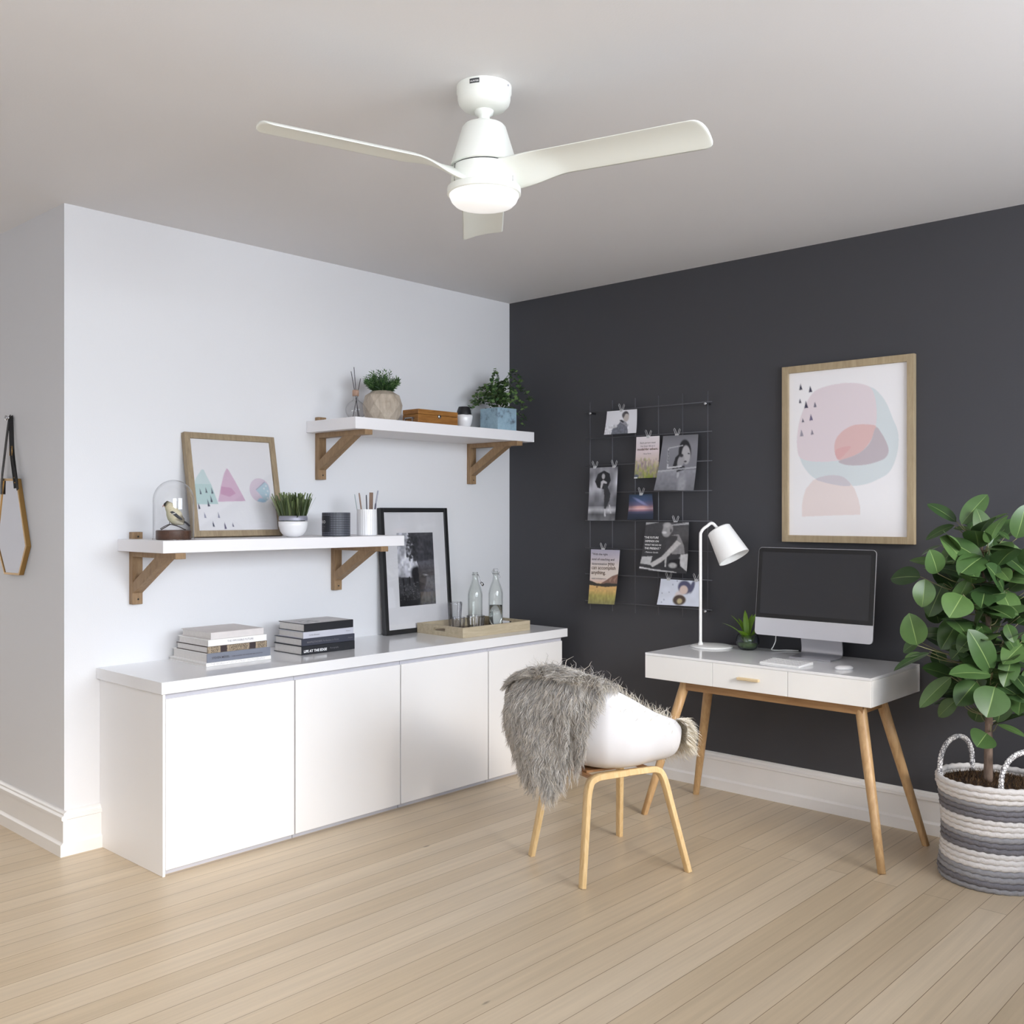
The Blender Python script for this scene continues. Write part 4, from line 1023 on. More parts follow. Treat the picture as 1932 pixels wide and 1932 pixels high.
# man in profile
p = Pic(60, 40, (214, 214, 220), 1); p.ell(.5, .5, .6, .7, (226, 226, 232), 0, 1)
p.ell(.63, .22, .105, .17, (70, 66, 70), .2, .25); p.ell(.655, .33, .085, .17, (190, 182, 178), .25, .3); p.poly([(.53, .40), (.66, .52), (.73, .66), (.70, .75), (.55, .7), (.45, .48)], (150, 150, 158))
p.ell(.56, .2, .05, .10, (90, 86, 88), 0, .6, .8); p.poly([(.43, .42), (.5, .40), (.6, .5), (.56, .54)], (56, 56, 62))
p.poly([(.24, .78), (.30, .66), (.42, .58), (.46, .5), (.58, .6), (.70, .72), (.74, .9), (.74, 1), (.22, 1)], (110, 112, 122)); p.ell(.3, .66, .08, .08, (210, 210, 216), 0, .6); p.noise(.25, 30, 18, (p.y > .6)*(p.x < .75))
photo('photo', 'landscape photo of a person in dark jacket, top of the wire grid', [(.790, 1.980), (.993, 1.979), (.996, 1.849), (.777, 1.850)], p, cat='photo')
# lavender quote
p = Pic(44, 70, (224, 214, 218), 2); p.grad([(0, (226, 220, 224)), (.35, (224, 208, 212)), (.6, (206, 190, 180)), (.8, (166, 164, 110)), (1, (128, 140, 60))])
for k in range(160):
    a = p.r.rand(4); yy = .55+.45*a[1]; p.ell(a[0], yy, .02+.015*a[2], .02+.04*a[3], [(150, 124, 150), (120, 104, 136), (140, 152, 70), (186, 176, 120), (170, 140, 160)][int(a[2]*4.99)], 0, .8, .45)
p.ell(.08, .95, .09, .05, (70, 74, 120), 0, .6, .8); p.poly([(0, .97), (.14, .97), (.14, 1), (0, 1)], (226, 226, 226))
t, P = photo('photo', 'card with lavender meadow and the words model for others on the wire grid', [(.989, 1.827), (1.140, 1.826), (1.138, 1.604), (.982, 1.602)], p, cat='card')
words(t, P, [('Each person must', .17, .17, .66, inkg, 0), ('live their life as a', .20, .25, .6, inkg, 0), ('model for others.', .06, .33, .88, inkb, .015), ('- Rosa Parks', .30, .43, .36, inkg, 0)])
# face behind glass
p = Pic(60, 80, (120, 120, 128), 3); p.grad([(0, (112, 112, 118)), (.2, (134, 134, 142)), (.62, (124, 124, 132)), (.64, (150, 150, 158)), (.75, (136, 136, 144)), (1, (116, 116, 122))])
p.ell(.66, .30, .17, .22, (34, 33, 38), -.15, .15); p.poly([(.42, .4), (.56, .3), (.52, .62), (.36, .63)], (34, 33, 38)); p.ell(.70, .36, .115, .17, (176, 174, 178), -.15, .2); p.ell(.58, .47, .09, .11, (160, 158, 162), .2, .3)
p.ell(.77, .34, .03, .012, (60, 58, 62), .2, .6); p.ell(.58, .37, .05, .03, (50, 48, 52), 0, .6); p.ell(.70, .48, .04, .016, (70, 66, 70), 0, .5); p.poly([(.5, .60), (.68, .55), (.72, .62), (.5, .67)], (40, 40, 44))
p.poly([(.18, .24), (.21, .24), (.27, .60), (.23, .60)], (196, 196, 202)); p.poly([(.19, .26), (.21, .26), (.25, .52), (.23, .52)], (80, 80, 86)); p.poly([(.2, .22), (.6, .18), (.6, .195), (.2, .235)], (190, 190, 196)); p.poly([(.24, .575), (.62, .55), (.62, .575), (.25, .60)], (206, 206, 210))
p.poly([(0, .635), (1, .575), (1, .60), (0, .66)], (196, 196, 202), .7); p.ell(.68, .88, .1, .16, (170, 170, 176), 0, .6, .6); p.ell(.55, .72, .03, .05, (206, 206, 210), 0, .7, .7); p.noise(.12, 18, 24, p.y > .62)
photo('photo', 'large black and white photo of a face behind a water glass on the wire grid', [(1.164, 1.823), (1.380, 1.822), (1.371, 1.531), (1.124, 1.534)], p, -.054, .03)
# umbrella
p = Pic(44, 84, (140, 140, 146), 4); p.grad([(0, (120, 120, 126)), (.3, (176, 176, 184)), (.55, (130, 130, 136)), (.72, (100, 100, 106)), (.8, (196, 196, 202)), (.88, (90, 90, 94)), (1, (120, 120, 124))]); p.noise(.5, 5, 7); p.noise(.2, 12, 10)
p.poly([(.52, .06), (.72, .12), (.77, .25), (.68, .37), (.5, .41), (.30, .38), (.2, .26), (.3, .12)], (34, 34, 38)); p.ell(.5, .17, .055, .05, (176, 174, 178), 0, .4); p.poly([(.42, .27), (.5, .24), (.64, .28), (.62, .31), (.5, .3), (.46, .40), (.41, .40)], (196, 194, 198))
p.poly([(.5, .30), (.62, .31), (.78, .5), (.76, .62), (.62, .80), (.58, .78), (.55, .5)], (52, 52, 56)); p.poly([(.58, .78), (.63, .78), (.66, .92), (.6, .92)], (200, 200, 204)); p.poly([(.74, .7), (.78, .7), (.86, .86), (.81, .87)], (200, 200, 204))
photo('photo', 'black and white photo of a person under a black umbrella by the sea', [(.668, 1.669), (.864, 1.670), (.852, 1.372), (.661, 1.372)], p)
# sunset
p = Pic(48, 46, (60, 80, 110), 5); p.grad([(0, (44, 62, 84)), (.25, (70, 88, 124)), (.42, (120, 110, 140)), (.52, (196, 150, 150)), (.57, (232, 200, 206)), (.62, (190, 140, 150)), (.7, (92, 92, 118)), (.8, (50, 56, 76)), (1, (40, 48, 62))])
p.ell(.5, .3, .3, .05, (150, 156, 200), .5, 1, .7); p.ell(.45, .52, .35, .05, (226, 176, 170), 0, .9, .6); p.ell(0, .5, .25, .6, (44, 52, 70), 0, 1, .5); p.ell(1, .5, .25, .6, (50, 56, 76), 0, 1, .5)
photo('photo', 'small colour photo of a pink sunset under a dark blue sky on the wire grid', [(.941, 1.514), (1.091, 1.517), (1.112, 1.382), (.941, 1.379)], p, -.052, .02)
# seated man quote
p = Pic(64, 70, (58, 57, 60), 6); p.grad([(0, (70, 69, 72)), (1, (54, 53, 56))]); p.poly([(0, 0), (.32, 0), (.0, .05)], (170, 170, 172)); p.poly([(.62, .05), (1, .01), (1, .05), (.6, .07)], (186, 186, 190)); p.ell(.9, .2, .25, .14, (96, 95, 98), 0, 1, .7)
p.poly([(.62, .26), (.78, .24), (.9, .45), (.93, .62), (.66, .64), (.62, .5)], (150, 148, 150)); p.poly([(.62, .26), (.76, .28), (.72, .46), (.60, .56), (.5, .6), (.52, .4)], (72, 71, 74)); p.poly([(.74, .36), (.84, .42), (.46, .80), (.28, .92), (.2, .86), (.44, .70)], (204, 202, 202))
p.ell(.53, .13, .115, .115, (150, 148, 150), 0, .2); p.ell(.50, .20, .10, .10, (160, 158, 160), 0, .3); p.ell(.45, .21, .05, .025, (220, 220, 222), 0, .6, .8); p.ell(.6, .17, .02, .04, (90, 88, 90), 0, .5); p.ell(.5, .06, .08, .05, (186, 184, 186), 0, .7, .8)
p.poly([(.02, .72), (.24, .70), (.22, .88), (0, .86)], (196, 196, 198)); p.poly([(.84, .64), (1, .62), (1, .96), (.86, .86)], (208, 208, 210)); p.ell(.9, .75, .08, .09, (216, 216, 218), 0, .5); p.poly([(.62, .76), (.84, .72), (.84, .9), (.6, .84)], (30, 30, 32)); p.poly([(0, .93), (.3, .96), (.5, .97), (.8, .985), (.8, 1), (.4, .99), (0, .96)], (210, 210, 212)); p.ell(.7, .86, .08, .05, (190, 190, 190), 0, .6); p.poly([(.52, .6), (.55, .6), (.56, .9), (.53, .9)], (200, 200, 200)); p.noise(.12, 24, 24)
t, P = photo('photo', 'black and white poster of a seated person in glasses with white quote', [(1.054, 1.364), (1.323, 1.368), (1.325, 1.100), (1.024, 1.108)], p, -.054, .025, 'poster')
words(t, P, [('"THE FUTURE', .0, .335, .33, inkw, .02), ('DEPENDS ON', .03, .41, .31, inkw, .02), ('WHAT WE DO IN', .035, .485, .37, inkw, .02), ('THE PRESENT."', .04, .56, .36, inkw, .02), ('- Mahatma Gandhi', .055, .635, .30, inkw, 0)])
# mountains quote
p = Pic(50, 94, (220, 208, 200), 7); p.grad([(0, (176, 172, 190)), (.15, (196, 188, 198)), (.3, (222, 210, 204)), (.52, (226, 214, 204)), (.58, (222, 196, 186)), (.66, (222, 180, 120)), (.76, (206, 172, 110)), (.85, (168, 158, 92)), (1, (140, 136, 92))])
p.poly([(.42, .62), (.6, .56), (.8, .48), (1, .44), (1, .66), (.5, .67)], (134, 104, 92)); p.poly([(.7, .55), (.82, .49), (.74, .6)], (176, 146, 130), .7); p.poly([(.85, .55), (.98, .47), (.9, .6)], (176, 140, 124), .7)
p.poly([(0, .575), (.1, .59), (.25, .62), (.5, .63), (.6, .61), (1, .62), (1, .665), (.6, .685), (.2, .67), (0, .66)], (66, 62, 56)); p.ell(.28, .69, .03, .015, (110, 84, 60), 0, .6); p.noise(.2, 26, 20, p.y > .74)
t, P = photo('photo', 'card of golden field and mountains reading you can accomplish anything', [(.677, 1.210), (.880, 1.210), (.858, .910), (.673, .905)], p, -.054, .022, 'card')
words(t, P, [('"With the right', .05, .105, .54, inkd, 0), ('kind of coaching and', .05, .20, .78, inkd, 0), ('determination', .05, .285, .54, inkd, 0), ('you', .62, .285, .22, inkb, .012), ('can accomplish', .045, .365, .85, inkb, .012), ('anything.', .045, .455, .52, inkb, .012), ('- REESE WITHERSPOON', .04, .55, .55, inkg, 0)])
# two kids in snow
p = Pic(66, 38, (216, 222, 236), 8); p.noise(.06, 6, 5)
for a, b in ((.08, .55), (.15, .8), (.32, .2), (.42, .05), (.1, .9), (.25, .5)): p.ell(a, b, .015, .03, (130, 136, 160), 0, .6, .7)
p.ell(.62, .28, .17, .26, (84, 84, 112), .3, .25); p.ell(.60, .38, .10, .17, (216, 196, 188), .2, .3); p.ell(.50, .62, .10, .2, (214, 196, 190), .2, .5, .7); p.ell(.52, .78, .155, .2, (84, 70, 62), 0, .25); p.ell(.53, .82, .06, .1, (190, 176, 140), 0, .5); p.ell(.80, .25, .05, .25, (90, 92, 118), .3, .5)
photo('photo', 'colour photo of two children lying in snow, bottom right of the wire grid', [(1.148, 1.065), (1.393, 1.063), (1.391, .932), (1.130, .927)], p, -.052, .012)
# binder clips
clipm = M('clip_metal', C(196, 196, 198), .3, metal=.4)
def clip_mesh(s=1.0):
    bm = NB()
    box(bm, (-.010, -.004, -.016), (.010, .004, -.002), .0015, 1, mat=1)
    for off, x1 in ((-.004, -.016), (.004, .014)):
        pass
    def loop(x0, x1, top, y):
        P = [(x0-.004, y, -.006), (x0+x1-.004, y-.002, top-.006), (x0+x1, y-.002, top), (x0+x1+.005, y-.002, top-.005), (x0+.005, y, -.006)]
        tube(bm, P, .0014, 6)
    loop(-.001, -.010, .028, -.005); loop(.004, .011, .025, .005)
    return bm
cl = [(.887, 1.988), (1.065, 1.834), (1.247, 1.833), (.702, 1.680), (.837, 1.680), (1.019, 1.526), (1.238, 1.374), (.760, 1.220), (1.195, 1.074), (1.366, 1.074)]
cn = ['metal clip on the profile portrait photo at the top', 'metal clip on the lavender card', 'metal clip on the photo of the face behind glass', 'left metal clip on the umbrella photo', 'right metal clip on the umbrella photo', 'metal clip on the sunset photo', 'metal clip on the seated person poster', 'metal clip on the golden field card', 'left metal clip on the snow photo', 'right metal clip on the snow photo, beside the lamp stem']
c0 = None
for (x, z), l_ in zip(cl, cn):
    if c0 is None: c0 = obj('binder_clip', clip_mesh(), [clipm, clipm], None, 'auto'); c = c0
    else: c = c0.copy(); COL.objects.link(c)
    c.location = (x, -.050, z); tag(c, l_, 'clip', 'clips on the wire grid')

# ------------------------------------------------------------------ mirror in the hallway
MY = WE-.001
t = thing('wall_mirror', 'brass framed hexagonal mirror hanging by a black strap in the hallway', 'mirror', (0, MY, 0))
pm = [(-.600, 1.572), (-.442, 1.568), (-.332, 1.270), (-.413, 1.141), (-.582, 1.139), (-.680, 1.281)]
cx = sum(a for a, _ in pm)/6; cz = sum(b for _, b in pm)/6
inn = [(cx+(a-cx)*.92, cz+(b-cz)*.955) for a, b in pm]
bm = NB(); d0, d1 = -.001, -.021
def ringv(P, y): return [bm.verts.new((a, y, b)) for a, b in P]
o0, o1, i1, i0 = ringv(pm, d0), ringv(pm, d1), ringv(inn, d1), ringv(inn, -.017)
for A_, B_ in ((o0, o1), (o1, i1), (i1, i0)):
    for k in range(6): bm.faces.new((A_[k], A_[(k+1) % 6], B_[(k+1) % 6], B_[k]))
bmesh.ops.recalc_face_normals(bm, faces=bm.faces); obj('frame', bm, gold, t)
bm = NB(); prism(bm, [(cx+(a-cx)*.95, cz+(b-cz)*.97) for a, b in pm], -.004, -.018, 'y'); obj('mirror_pane', bm, mirrorm, t)
bm = NB(); hk = Vector((-.534, -.022, 1.846))
S2 = [(.010, .0014), (-.010, .0014), (-.010, -.0014), (.010, -.0014)]
tube(bm, smooth_path([(-.604, -.0245, 1.50), (-.600, -.0245, 1.565), (-.575, -.021, 1.68), (-.548, -.017, 1.80), (-.540, -.013, 1.842), (-.534, -.011, 1.850)], 4), 1, sec=S2, up=(1, 0, 0))
tube(bm, smooth_path([(-.534, -.011, 1.850), (-.526, -.013, 1.842), (-.505, -.0185, 1.78), (-.486, -.0225, 1.69), (-.462, -.0245, 1.62), (-.440, -.0255, 1.56), (-.432, -.0255, 1.525)], 4), 1, sec=S2, up=(1, 0, 0))
tube(bm, smooth_path([(-.484, -.0265, 1.70), (-.466, -.028, 1.64), (-.430, -.028, 1.57), (-.408, -.028, 1.518)], 4), 1, sec=S2, up=(1, 0, 0))
st = obj('strap', bm, leather, t)
bm = NB(); tube(bm, [(-.502, -.0265, 1.712), (-.470, -.029, 1.712), (-.470, -.029, 1.672), (-.502, -.0265, 1.672)], .0022, 6, closed=True); obj('buckle', bm, gold, st, True)
bm = NB()
for q in ((-.444, -.0285, 1.572), (-.438, -.0285, 1.550)): bmesh.ops.create_uvsphere(bm, u_segments=10, v_segments=8, radius=.0035, matrix=Matrix.Translation(q))
obj('rivet', bm, gold, st, True)
bm = NB(); tube(bm, [(-.534, MY-.0005, 1.842), (-.534, MY-.03, 1.842)], .005, 12); lathe(bm, [(.0001, 0), (.011, 0), (.011, .005), (.0001, .006)], 18); 
for v in bm.verts[-72:]: v.co = Vector((v.co.x-.534, MY-.028-v.co.z, v.co.y+1.842))
tag(obj('wall_hook', bm, steel, None, True), 'small metal hook holding the mirror strap on the hallway wall', 'hook')

# ------------------------------------------------------------------ armchair shell and sheepskin
CX, CYY = 1.698, -1.26
t = thing('chair', 'white shell armchair with pale wooden legs under a sheepskin at the desk', 'chair', (CX, CYY, 0), math.radians(-20))
RS = Matrix.Rotation(math.radians(15), 4, 'Z')      # shell turned a little towards the desk
rimk = [(0, (0, .235, .452)), (22, (.10, .238, .452)), (40, (.200, .232, .470)), (49, (.226, .214, .545)), (62, (.243, .150, .592)), (90, (.262, .0, .645)), (115, (.248, -.115, .708)), (138, (.19, -.20, .762)), (160, (.095, -.25, .792)), (180, (0, -.262, .802))]
def rim(a):
    s = 1
    a = (a+180) % 360-180
    if a < 0: s = -1; a = -a
    for (a0, p0), (a1, p1) in zip(rimk, rimk[1:]):
        if a <= a1:
            f_ = (a-a0)/(a1-a0); f_ = f_
            return Vector((s*(p0[0]*(1-f_)+p1[0]*f_), p0[1]*(1-f_)+p1[1]*f_, p0[2]*(1-f_)+p1[2]*f_))
rimtab = [rim(360*k/96) for k in range(96)]
for _ in range(1): rimtab = [(rimtab[k-1]+rimtab[k]*2+rimtab[(k+1) % 96])/4 for k in range(96)]
def shell_pt(k, t_, ins=0.):
    """k rim index, t_ 0 centre bottom .. 1 rim; ins shrinks towards the inside"""
    r_ = rimtab[k % 96]; n_ = 3.6; a = t_*PI/2; zb = .402+ins
    hz = math.sin(a)**(2/n_*1.05); vt = 1-max(0, math.cos(a))**(2/n_)
    ff = .94+.06*vt
    sx = 1-ins/.27
    return Vector((r_.x*hz*ff*sx, r_.y*hz*ff*sx+.01*(1-hz), zb+(r_.z-zb)*vt))
def shell_mesh():
    bm = NB(); T_ = [i/22 for i in range(1, 23)]
    outer = [[RS @ shell_pt(k, q) for k in range(96)] for q in T_]
    inner = [[RS @ shell_pt(k, q, .010) for k in range(96)] for q in T_]
    rings = outer+inner[::-1]
    ring_surface(bm, rings, True, True, True)
    bmesh.ops.recalc_face_normals(bm, faces=bm.faces)
    return bm
obj('shell', shell_mesh(), M('shell_white', C(224, 223, 226), .42, spec=.4, var=(3, .01)), t, True)
LS = [(.0185, .0105), (.0155, .0125), (-.0155, .0125), (-.0185, .0105), (-.0185, -.0105), (-.0155, -.0125), (.0155, -.0125), (.0185, -.0105)]
zt = .386
for s in (1, -1):   # rear leg and front leg on each side, meeting in the middle of the side rail
    xs = s*.150
    for sy, fx, fy in ((-1, s*.2015, -.230), (1, s*.246, .232)):
        f0 = Vector((fx, fy, 0)); knee = Vector((xs, sy*.172, zt)); up_ = (knee-f0)
        P = [f0, f0.lerp(knee, .35), f0.lerp(knee, .7), f0.lerp(knee, .84), f0.lerp(knee, .93)+Vector((0, -sy*.004, .002)), knee+Vector((0, -sy*.012, -.004)), knee+Vector((0, -sy*.034, .007)), knee+Vector((0, -sy*.06, .010)), Vector((xs, -sy*.0001, zt+.011))]
        P = smooth_path(P, 3)
        n_ = len(P); rr_ = [.78+.22*min(1, i/(n_*.7)) for i in range(n_)]
        bm = NB(); tube(bm, P, rr_, sec=LS, up=(1, 0, 0))
        bmesh.ops.bisect_plane(bm, geom=bm.verts[:]+bm.edges[:]+bm.faces[:], plane_co=(0, 0, .0004), plane_no=(0, 0, 1), clear_inner=True)
        es = [e for e in bm.edges if e.is_boundary]
        if es: bmesh.ops.holes_fill(bm, edges=es)
        obj('leg', bm, beech, t, 'auto')
bm = NB()
for y in (-.135, .135): box(bm, (-.140, y-.014, zt-.004), (.140, y+.014, zt+.006), .002, 1)
box(bm, (-.07, -.13, zt+.006), (.07, .13, zt+.0155), .002, 1)
obj('brace', bm, beechd, t)

# sheepskin: hide + strands, in chair-shell coordinates
t2 = thing('sheepskin', 'shaggy grey sheepskin draped over the back of the white chair', 'sheepskin', (CX, CYY, 0), math.radians(-5))
def lerp(a, b, f_): return a+(b-a)*f_
# outer drape: s in 0..1 from right edge to left edge ; d in 0..1 from ridge to hem
def hem(s):   # hem height
    K_ = [(0, .56), (.10, .46), (.2, .385), (.29, .375), (.335, .45), (.35, .46), (.40, .405), (.52, .41), (.66, .44), (.76, .49), (.80, .55), (.90, .585), (1, .66)]
    for (a, u), (b, v) in zip(K_, K_[1:]):
        if s <= b: return u+(v-u)*(s-a)/(b-a)
    return K_[-1][1]
def drape(s, d):
    zt_ = lerp(.785, .735, s*s)+.038*math.sin(PI*min(1, s*1.05)); zb_ = hem(s)
    z = lerp(zt_, zb_, d); f_ = (zt_-z)
    xr = lerp(.190, .105, min(1, f_/.40)); xl = -.300+.10*max(0, f_-.12)/.25
    x = lerp(xr, xl, s)
    yb = -.235-.035*math.sin(PI*s*.9) if x > -.19 else -.27+.5*max(0, (-.19-x))
    bul = .095*math.sin(min(1, f_/.16)*PI/2)*(.45+.55*math.sin(PI*min(1, max(.0, s*.95+.1))))
    y = yb-bul-.012*math.sin(s*9+f_*14)*min(1, f_/.1)+ (.03 if s < .1 else 0)
    return Vector((x, y, z))
def inside(k, q): return shell_pt(k, q, .018)
HV, HF = [], []
n_, m_ = 30, 22
for i in range(n_):
    for j in range(m_): HV.append(drape(i/(n_-1), j/(m_-1)))
for i in range(n_-1):
    for j in range(m_-1): HF.append((i*m_+j, i*m_+j+1, (i+1)*m_+j+1, (i+1)*m_+j))
# inside lining: over the rim, down the back, along the seat
n0 = len(HV); ks = list(range(14, 83)); qs = [.985, .92, .85, .75, .6, .4, .15]
for k in ks:
    for q in qs: HV.append(shell_pt(k, q, .016)+Vector((0, 0, .006 if q > .9 else 0)))
for i in range(len(ks)-1):
    for j in range(len(qs)-1): HF.append((n0+i*7+j, n0+i*7+j+1, n0+(i+1)*7+j+1, n0+(i+1)*7+j))
obj('hide', pymesh('hide', HV, HF), hidem, t2, True)
FV, FF, FK = [], [], []
fr_ = random.Random(3)
def nz(p, f_=9.):   # cheap smooth noise for clumps
    return math.sin(p.x*f_*3.1+1.7*math.sin(p.z*f_*1.3))+math.sin(p.z*f_*2.3+p.y*f_*2+2.1*math.sin(p.x*f_*1.7))
def strand(p, d, L_, wd, col, curl, seed, grav=.9, segs=5):
    n0 = len(FV); q = Vector(p); dr = Vector(d).normalized(); sdv = dr.cross(Vector((fr_.gauss(0, 1), fr_.gauss(0, 1), fr_.gauss(0, 1)))).normalized()
    o1 = dr.orthogonal().normalized(); o2 = dr.cross(o1); ph = seed
    for i in range(segs+1):
        f_ = i/segs; w_ = wd*(1-.75*f_*f_)
        off = (o1*math.sin(ph+f_*7.5)+o2*math.cos(ph*1.3+f_*6.5))*curl*f_
        c = q+off; FV.append(c-sdv*w_); FV.append(c+sdv*w_)
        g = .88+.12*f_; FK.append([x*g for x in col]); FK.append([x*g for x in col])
        dr = (dr+Vector((0, 0, -grav/segs))).normalized(); q = q+dr*L_/segs
    for i in range(segs): FF.append((n0+2*i, n0+2*i+1, n0+2*i+3, n0+2*i+2))
shade_furs = [tuple(lin(c) for c in q) for q in ((216, 211, 205), (198, 194, 190), (232, 228, 222), (172, 168, 164), (222, 213, 200))]  # darker strands for the back, its shade put into the colour
sunlit_furs = [tuple(lin(c) for c in q) for q in ((246, 241, 230), (236, 229, 214), (250, 247, 240), (226, 217, 200))]  # lighter strands where the sun falls, the light put into the colour
def mixc(cs): 
    a = fr_.choice(cs); g = .86+.28*fr_.random(); return tuple(x*g for x in a)
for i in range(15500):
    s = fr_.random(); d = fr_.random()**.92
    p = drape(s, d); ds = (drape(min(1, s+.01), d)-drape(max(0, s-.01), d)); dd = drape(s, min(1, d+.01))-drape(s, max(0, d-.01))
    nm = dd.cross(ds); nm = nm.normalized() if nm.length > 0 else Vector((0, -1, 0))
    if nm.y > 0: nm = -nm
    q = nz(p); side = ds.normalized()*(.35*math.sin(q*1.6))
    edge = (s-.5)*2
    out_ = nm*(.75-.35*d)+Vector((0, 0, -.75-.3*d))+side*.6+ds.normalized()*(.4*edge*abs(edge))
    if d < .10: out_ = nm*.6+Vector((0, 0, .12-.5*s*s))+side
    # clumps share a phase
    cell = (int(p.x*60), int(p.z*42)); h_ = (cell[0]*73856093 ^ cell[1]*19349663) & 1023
    strand(p+nm*.002, out_, .055+.03*fr_.random()+(.016 if d > .85 else 0), .0013, mixc(shade_furs), .006+.006*(h_ % 7)/7, h_*.37+fr_.gauss(0, .35))
def furinside(k0, k1, q0, q1, n, L0, cs, up=.5, lim=1):
    for i in range(n):
        k = fr_.uniform(k0, k1); q = fr_.uniform(q0, q1); a = shell_pt(int(k), q, .018); b = shell_pt(int(k)+1, q, .018); p = a.lerp(b, k-int(k))
        inw = Vector((-p.x, -p.y, 0)).normalized()
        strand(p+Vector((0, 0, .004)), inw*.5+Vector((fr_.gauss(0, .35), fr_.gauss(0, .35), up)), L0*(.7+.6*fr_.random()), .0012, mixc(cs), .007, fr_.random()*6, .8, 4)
furinside(13, 32, .86, .998, 2200, .050, sunlit_furs, 1.0)      # right arm, sunlight put into the strand colour
furinside(30, 48, .88, .998, 2400, .050, sunlit_furs+shade_furs, .9)
furinside(48, 80, .84, .96, 1500, .045, shade_furs+sunlit_furs[:2], .3)
furinside(14, 82, .3, .86, 1500, .045, sunlit_furs, .3)
for i in range(2600):   # tufts folding over the top edge of the back
    k = fr_.uniform(35, 63); a = shell_pt(int(k), 1., 0); b = shell_pt(int(k)+1, 1., 0); p = a.lerp(b, k-int(k))+Vector((0, fr_.uniform(-.03, .03), .012))
    ow = Vector((p.x, p.y, 0)).normalized()
    strand(p, ow*fr_.uniform(-.1, 1)+Vector((fr_.gauss(0, .35), 0, fr_.uniform(-.15, .3))), .05*(.7+.6*fr_.random()), .0013, mixc(shade_furs+sunlit_furs[1:2]), .008, fr_.random()*6, 1.2)
# flap over the front edge of the seat, its sunlight put into the colour
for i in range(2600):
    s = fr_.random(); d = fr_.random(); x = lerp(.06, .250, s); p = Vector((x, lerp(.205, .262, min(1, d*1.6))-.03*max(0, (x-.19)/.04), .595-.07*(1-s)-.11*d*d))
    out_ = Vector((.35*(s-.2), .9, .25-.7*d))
    strand(p, out_+Vector((fr_.gauss(0, .15), fr_.gauss(0, .15), fr_.gauss(0, .15))), .055+.035*fr_.random(), .0012, mixc(sunlit_furs), .006, fr_.random()*6, 1.1)
obj('fur', pymesh('fur', FV, FF, FK), furm, t2, True)

# ------------------------------------------------------------------ basket with rubber plant
BX, BY = 2.909, -.371
t = thing('potted_tree', 'leafy rubber plant in a grey and white striped rope basket beside the desk', 'potted plant', (BX, BY, 0))
rope = [M('rope_'+n_, c_, .75, bump=(140, .35), var=(30, .06)) for n_, c_ in (('white', C(216, 212, 210)), ('grey', C(146, 145, 149)), ('dark', C(112, 110, 116)))]
patt = [1, 2, 1, 1, 0, 0, 0, 2, 2, 1, 0, 0, 0, 2, 2, 1, 0, 0, 0][:19]
bm = NB(); NC = 19; cr = .0108; hgt = .394
for i in range(NC):
    z = cr+(hgt-2*cr)*i/(NC-1); u = i/(NC-1); rad = .193-.016*math.sin(PI*min(1, u*1.05))+(.004 if i > 16 else 0)-(.006 if i == 0 else 0)
    NS, NT = 180, 10; rings = []
    for a in range(NS):
        th_ = 2*PI*a/NS; zz = z+.0012*math.sin(th_*3+i)
        rg = []
        for k in range(NT):
            ph = 2*PI*k/NT; tw = 1+.12*math.cos(2*ph-th_*34+i*.8)
            rg.append(((rad+cr*1.0*tw*math.cos(ph))*math.cos(th_), (rad+cr*tw*math.cos(ph))*math.sin(th_), zz+cr*1.12*tw*math.sin(ph)))
        rings.append(rg)
    rings.append(rings[0]); ring_surface(bm, rings, True, False, False, patt[i])
bmesh.ops.remove_doubles(bm, verts=bm.verts, dist=1e-6)
lathe(bm, [(.0001, .004), (.185, .004), (.185, .010), (.0001, .010)], 40, 1)
bmesh.ops.recalc_face_normals(bm, faces=bm.faces)
bk = obj('basket', bm, rope, t, True)
def wrapped():
    m, nt, b = nodes('wrapped_cord'); tc = nt.nodes.new('ShaderNodeTexCoord')
    wv = nt.nodes.new('ShaderNodeTexVoronoi'); wv.inputs['Scale'].default_value = 85; wv.feature = 'DISTANCE_TO_EDGE'; link(nt, tc.outputs['Object'], wv.inputs['Vector'])
    r = nt.nodes.new('ShaderNodeValToRGB'); r.color_ramp.elements[0].position = .04; r.color_ramp.elements[0].color = C(90, 88, 94); r.color_ramp.elements[1].position = .12; r.color_ramp.elements[1].color = C(228, 226, 226)
    link(nt, wv.outputs['Distance'], r.inputs['Fac']); link(nt, r.outputs['Color'], b.inputs['Base Color']); b.inputs['Roughness'].default_value = .8
    return m
wrapm = wrapped()
for ang, half in ((42.7+126, 38), (42.7-69, 38)):
    a0, a1 = math.radians(ang-half), math.radians(ang+half); r_ = .190
    p0 = Vector((r_*math.cos(a0), r_*math.sin(a0), .372)); p1 = Vector((r_*math.cos(a1), r_*math.sin(a1), .372)); mid = (p0+p1)/2; hv = (p1-p0)/2
    P = [p0-Vector((0, 0, .01))]+[mid-hv*1.02*math.cos(PI*k/30)+Vector((0, 0, (.02+.128*math.sin(PI*k/30)**.75))) for k in range(31)]+[p1-Vector((0, 0, .01))]
    P = smooth_path(P, 3); bm = NB(); tube(bm, P, [.0098*(1+.09*math.sin(i*1.9)) for i in range(len(P))], 12); obj('handle', bm, wrapm, bk, True)
bm = NB(); lathe(bm, [(.0001, .012), (.172, .012), (.176, .2), (.182, .366), (.09, .374), (.0001, .376)], 44); obj('soil', bm, soilm, t, True)
V, F, K = [], [], []; rr = random.Random(8)
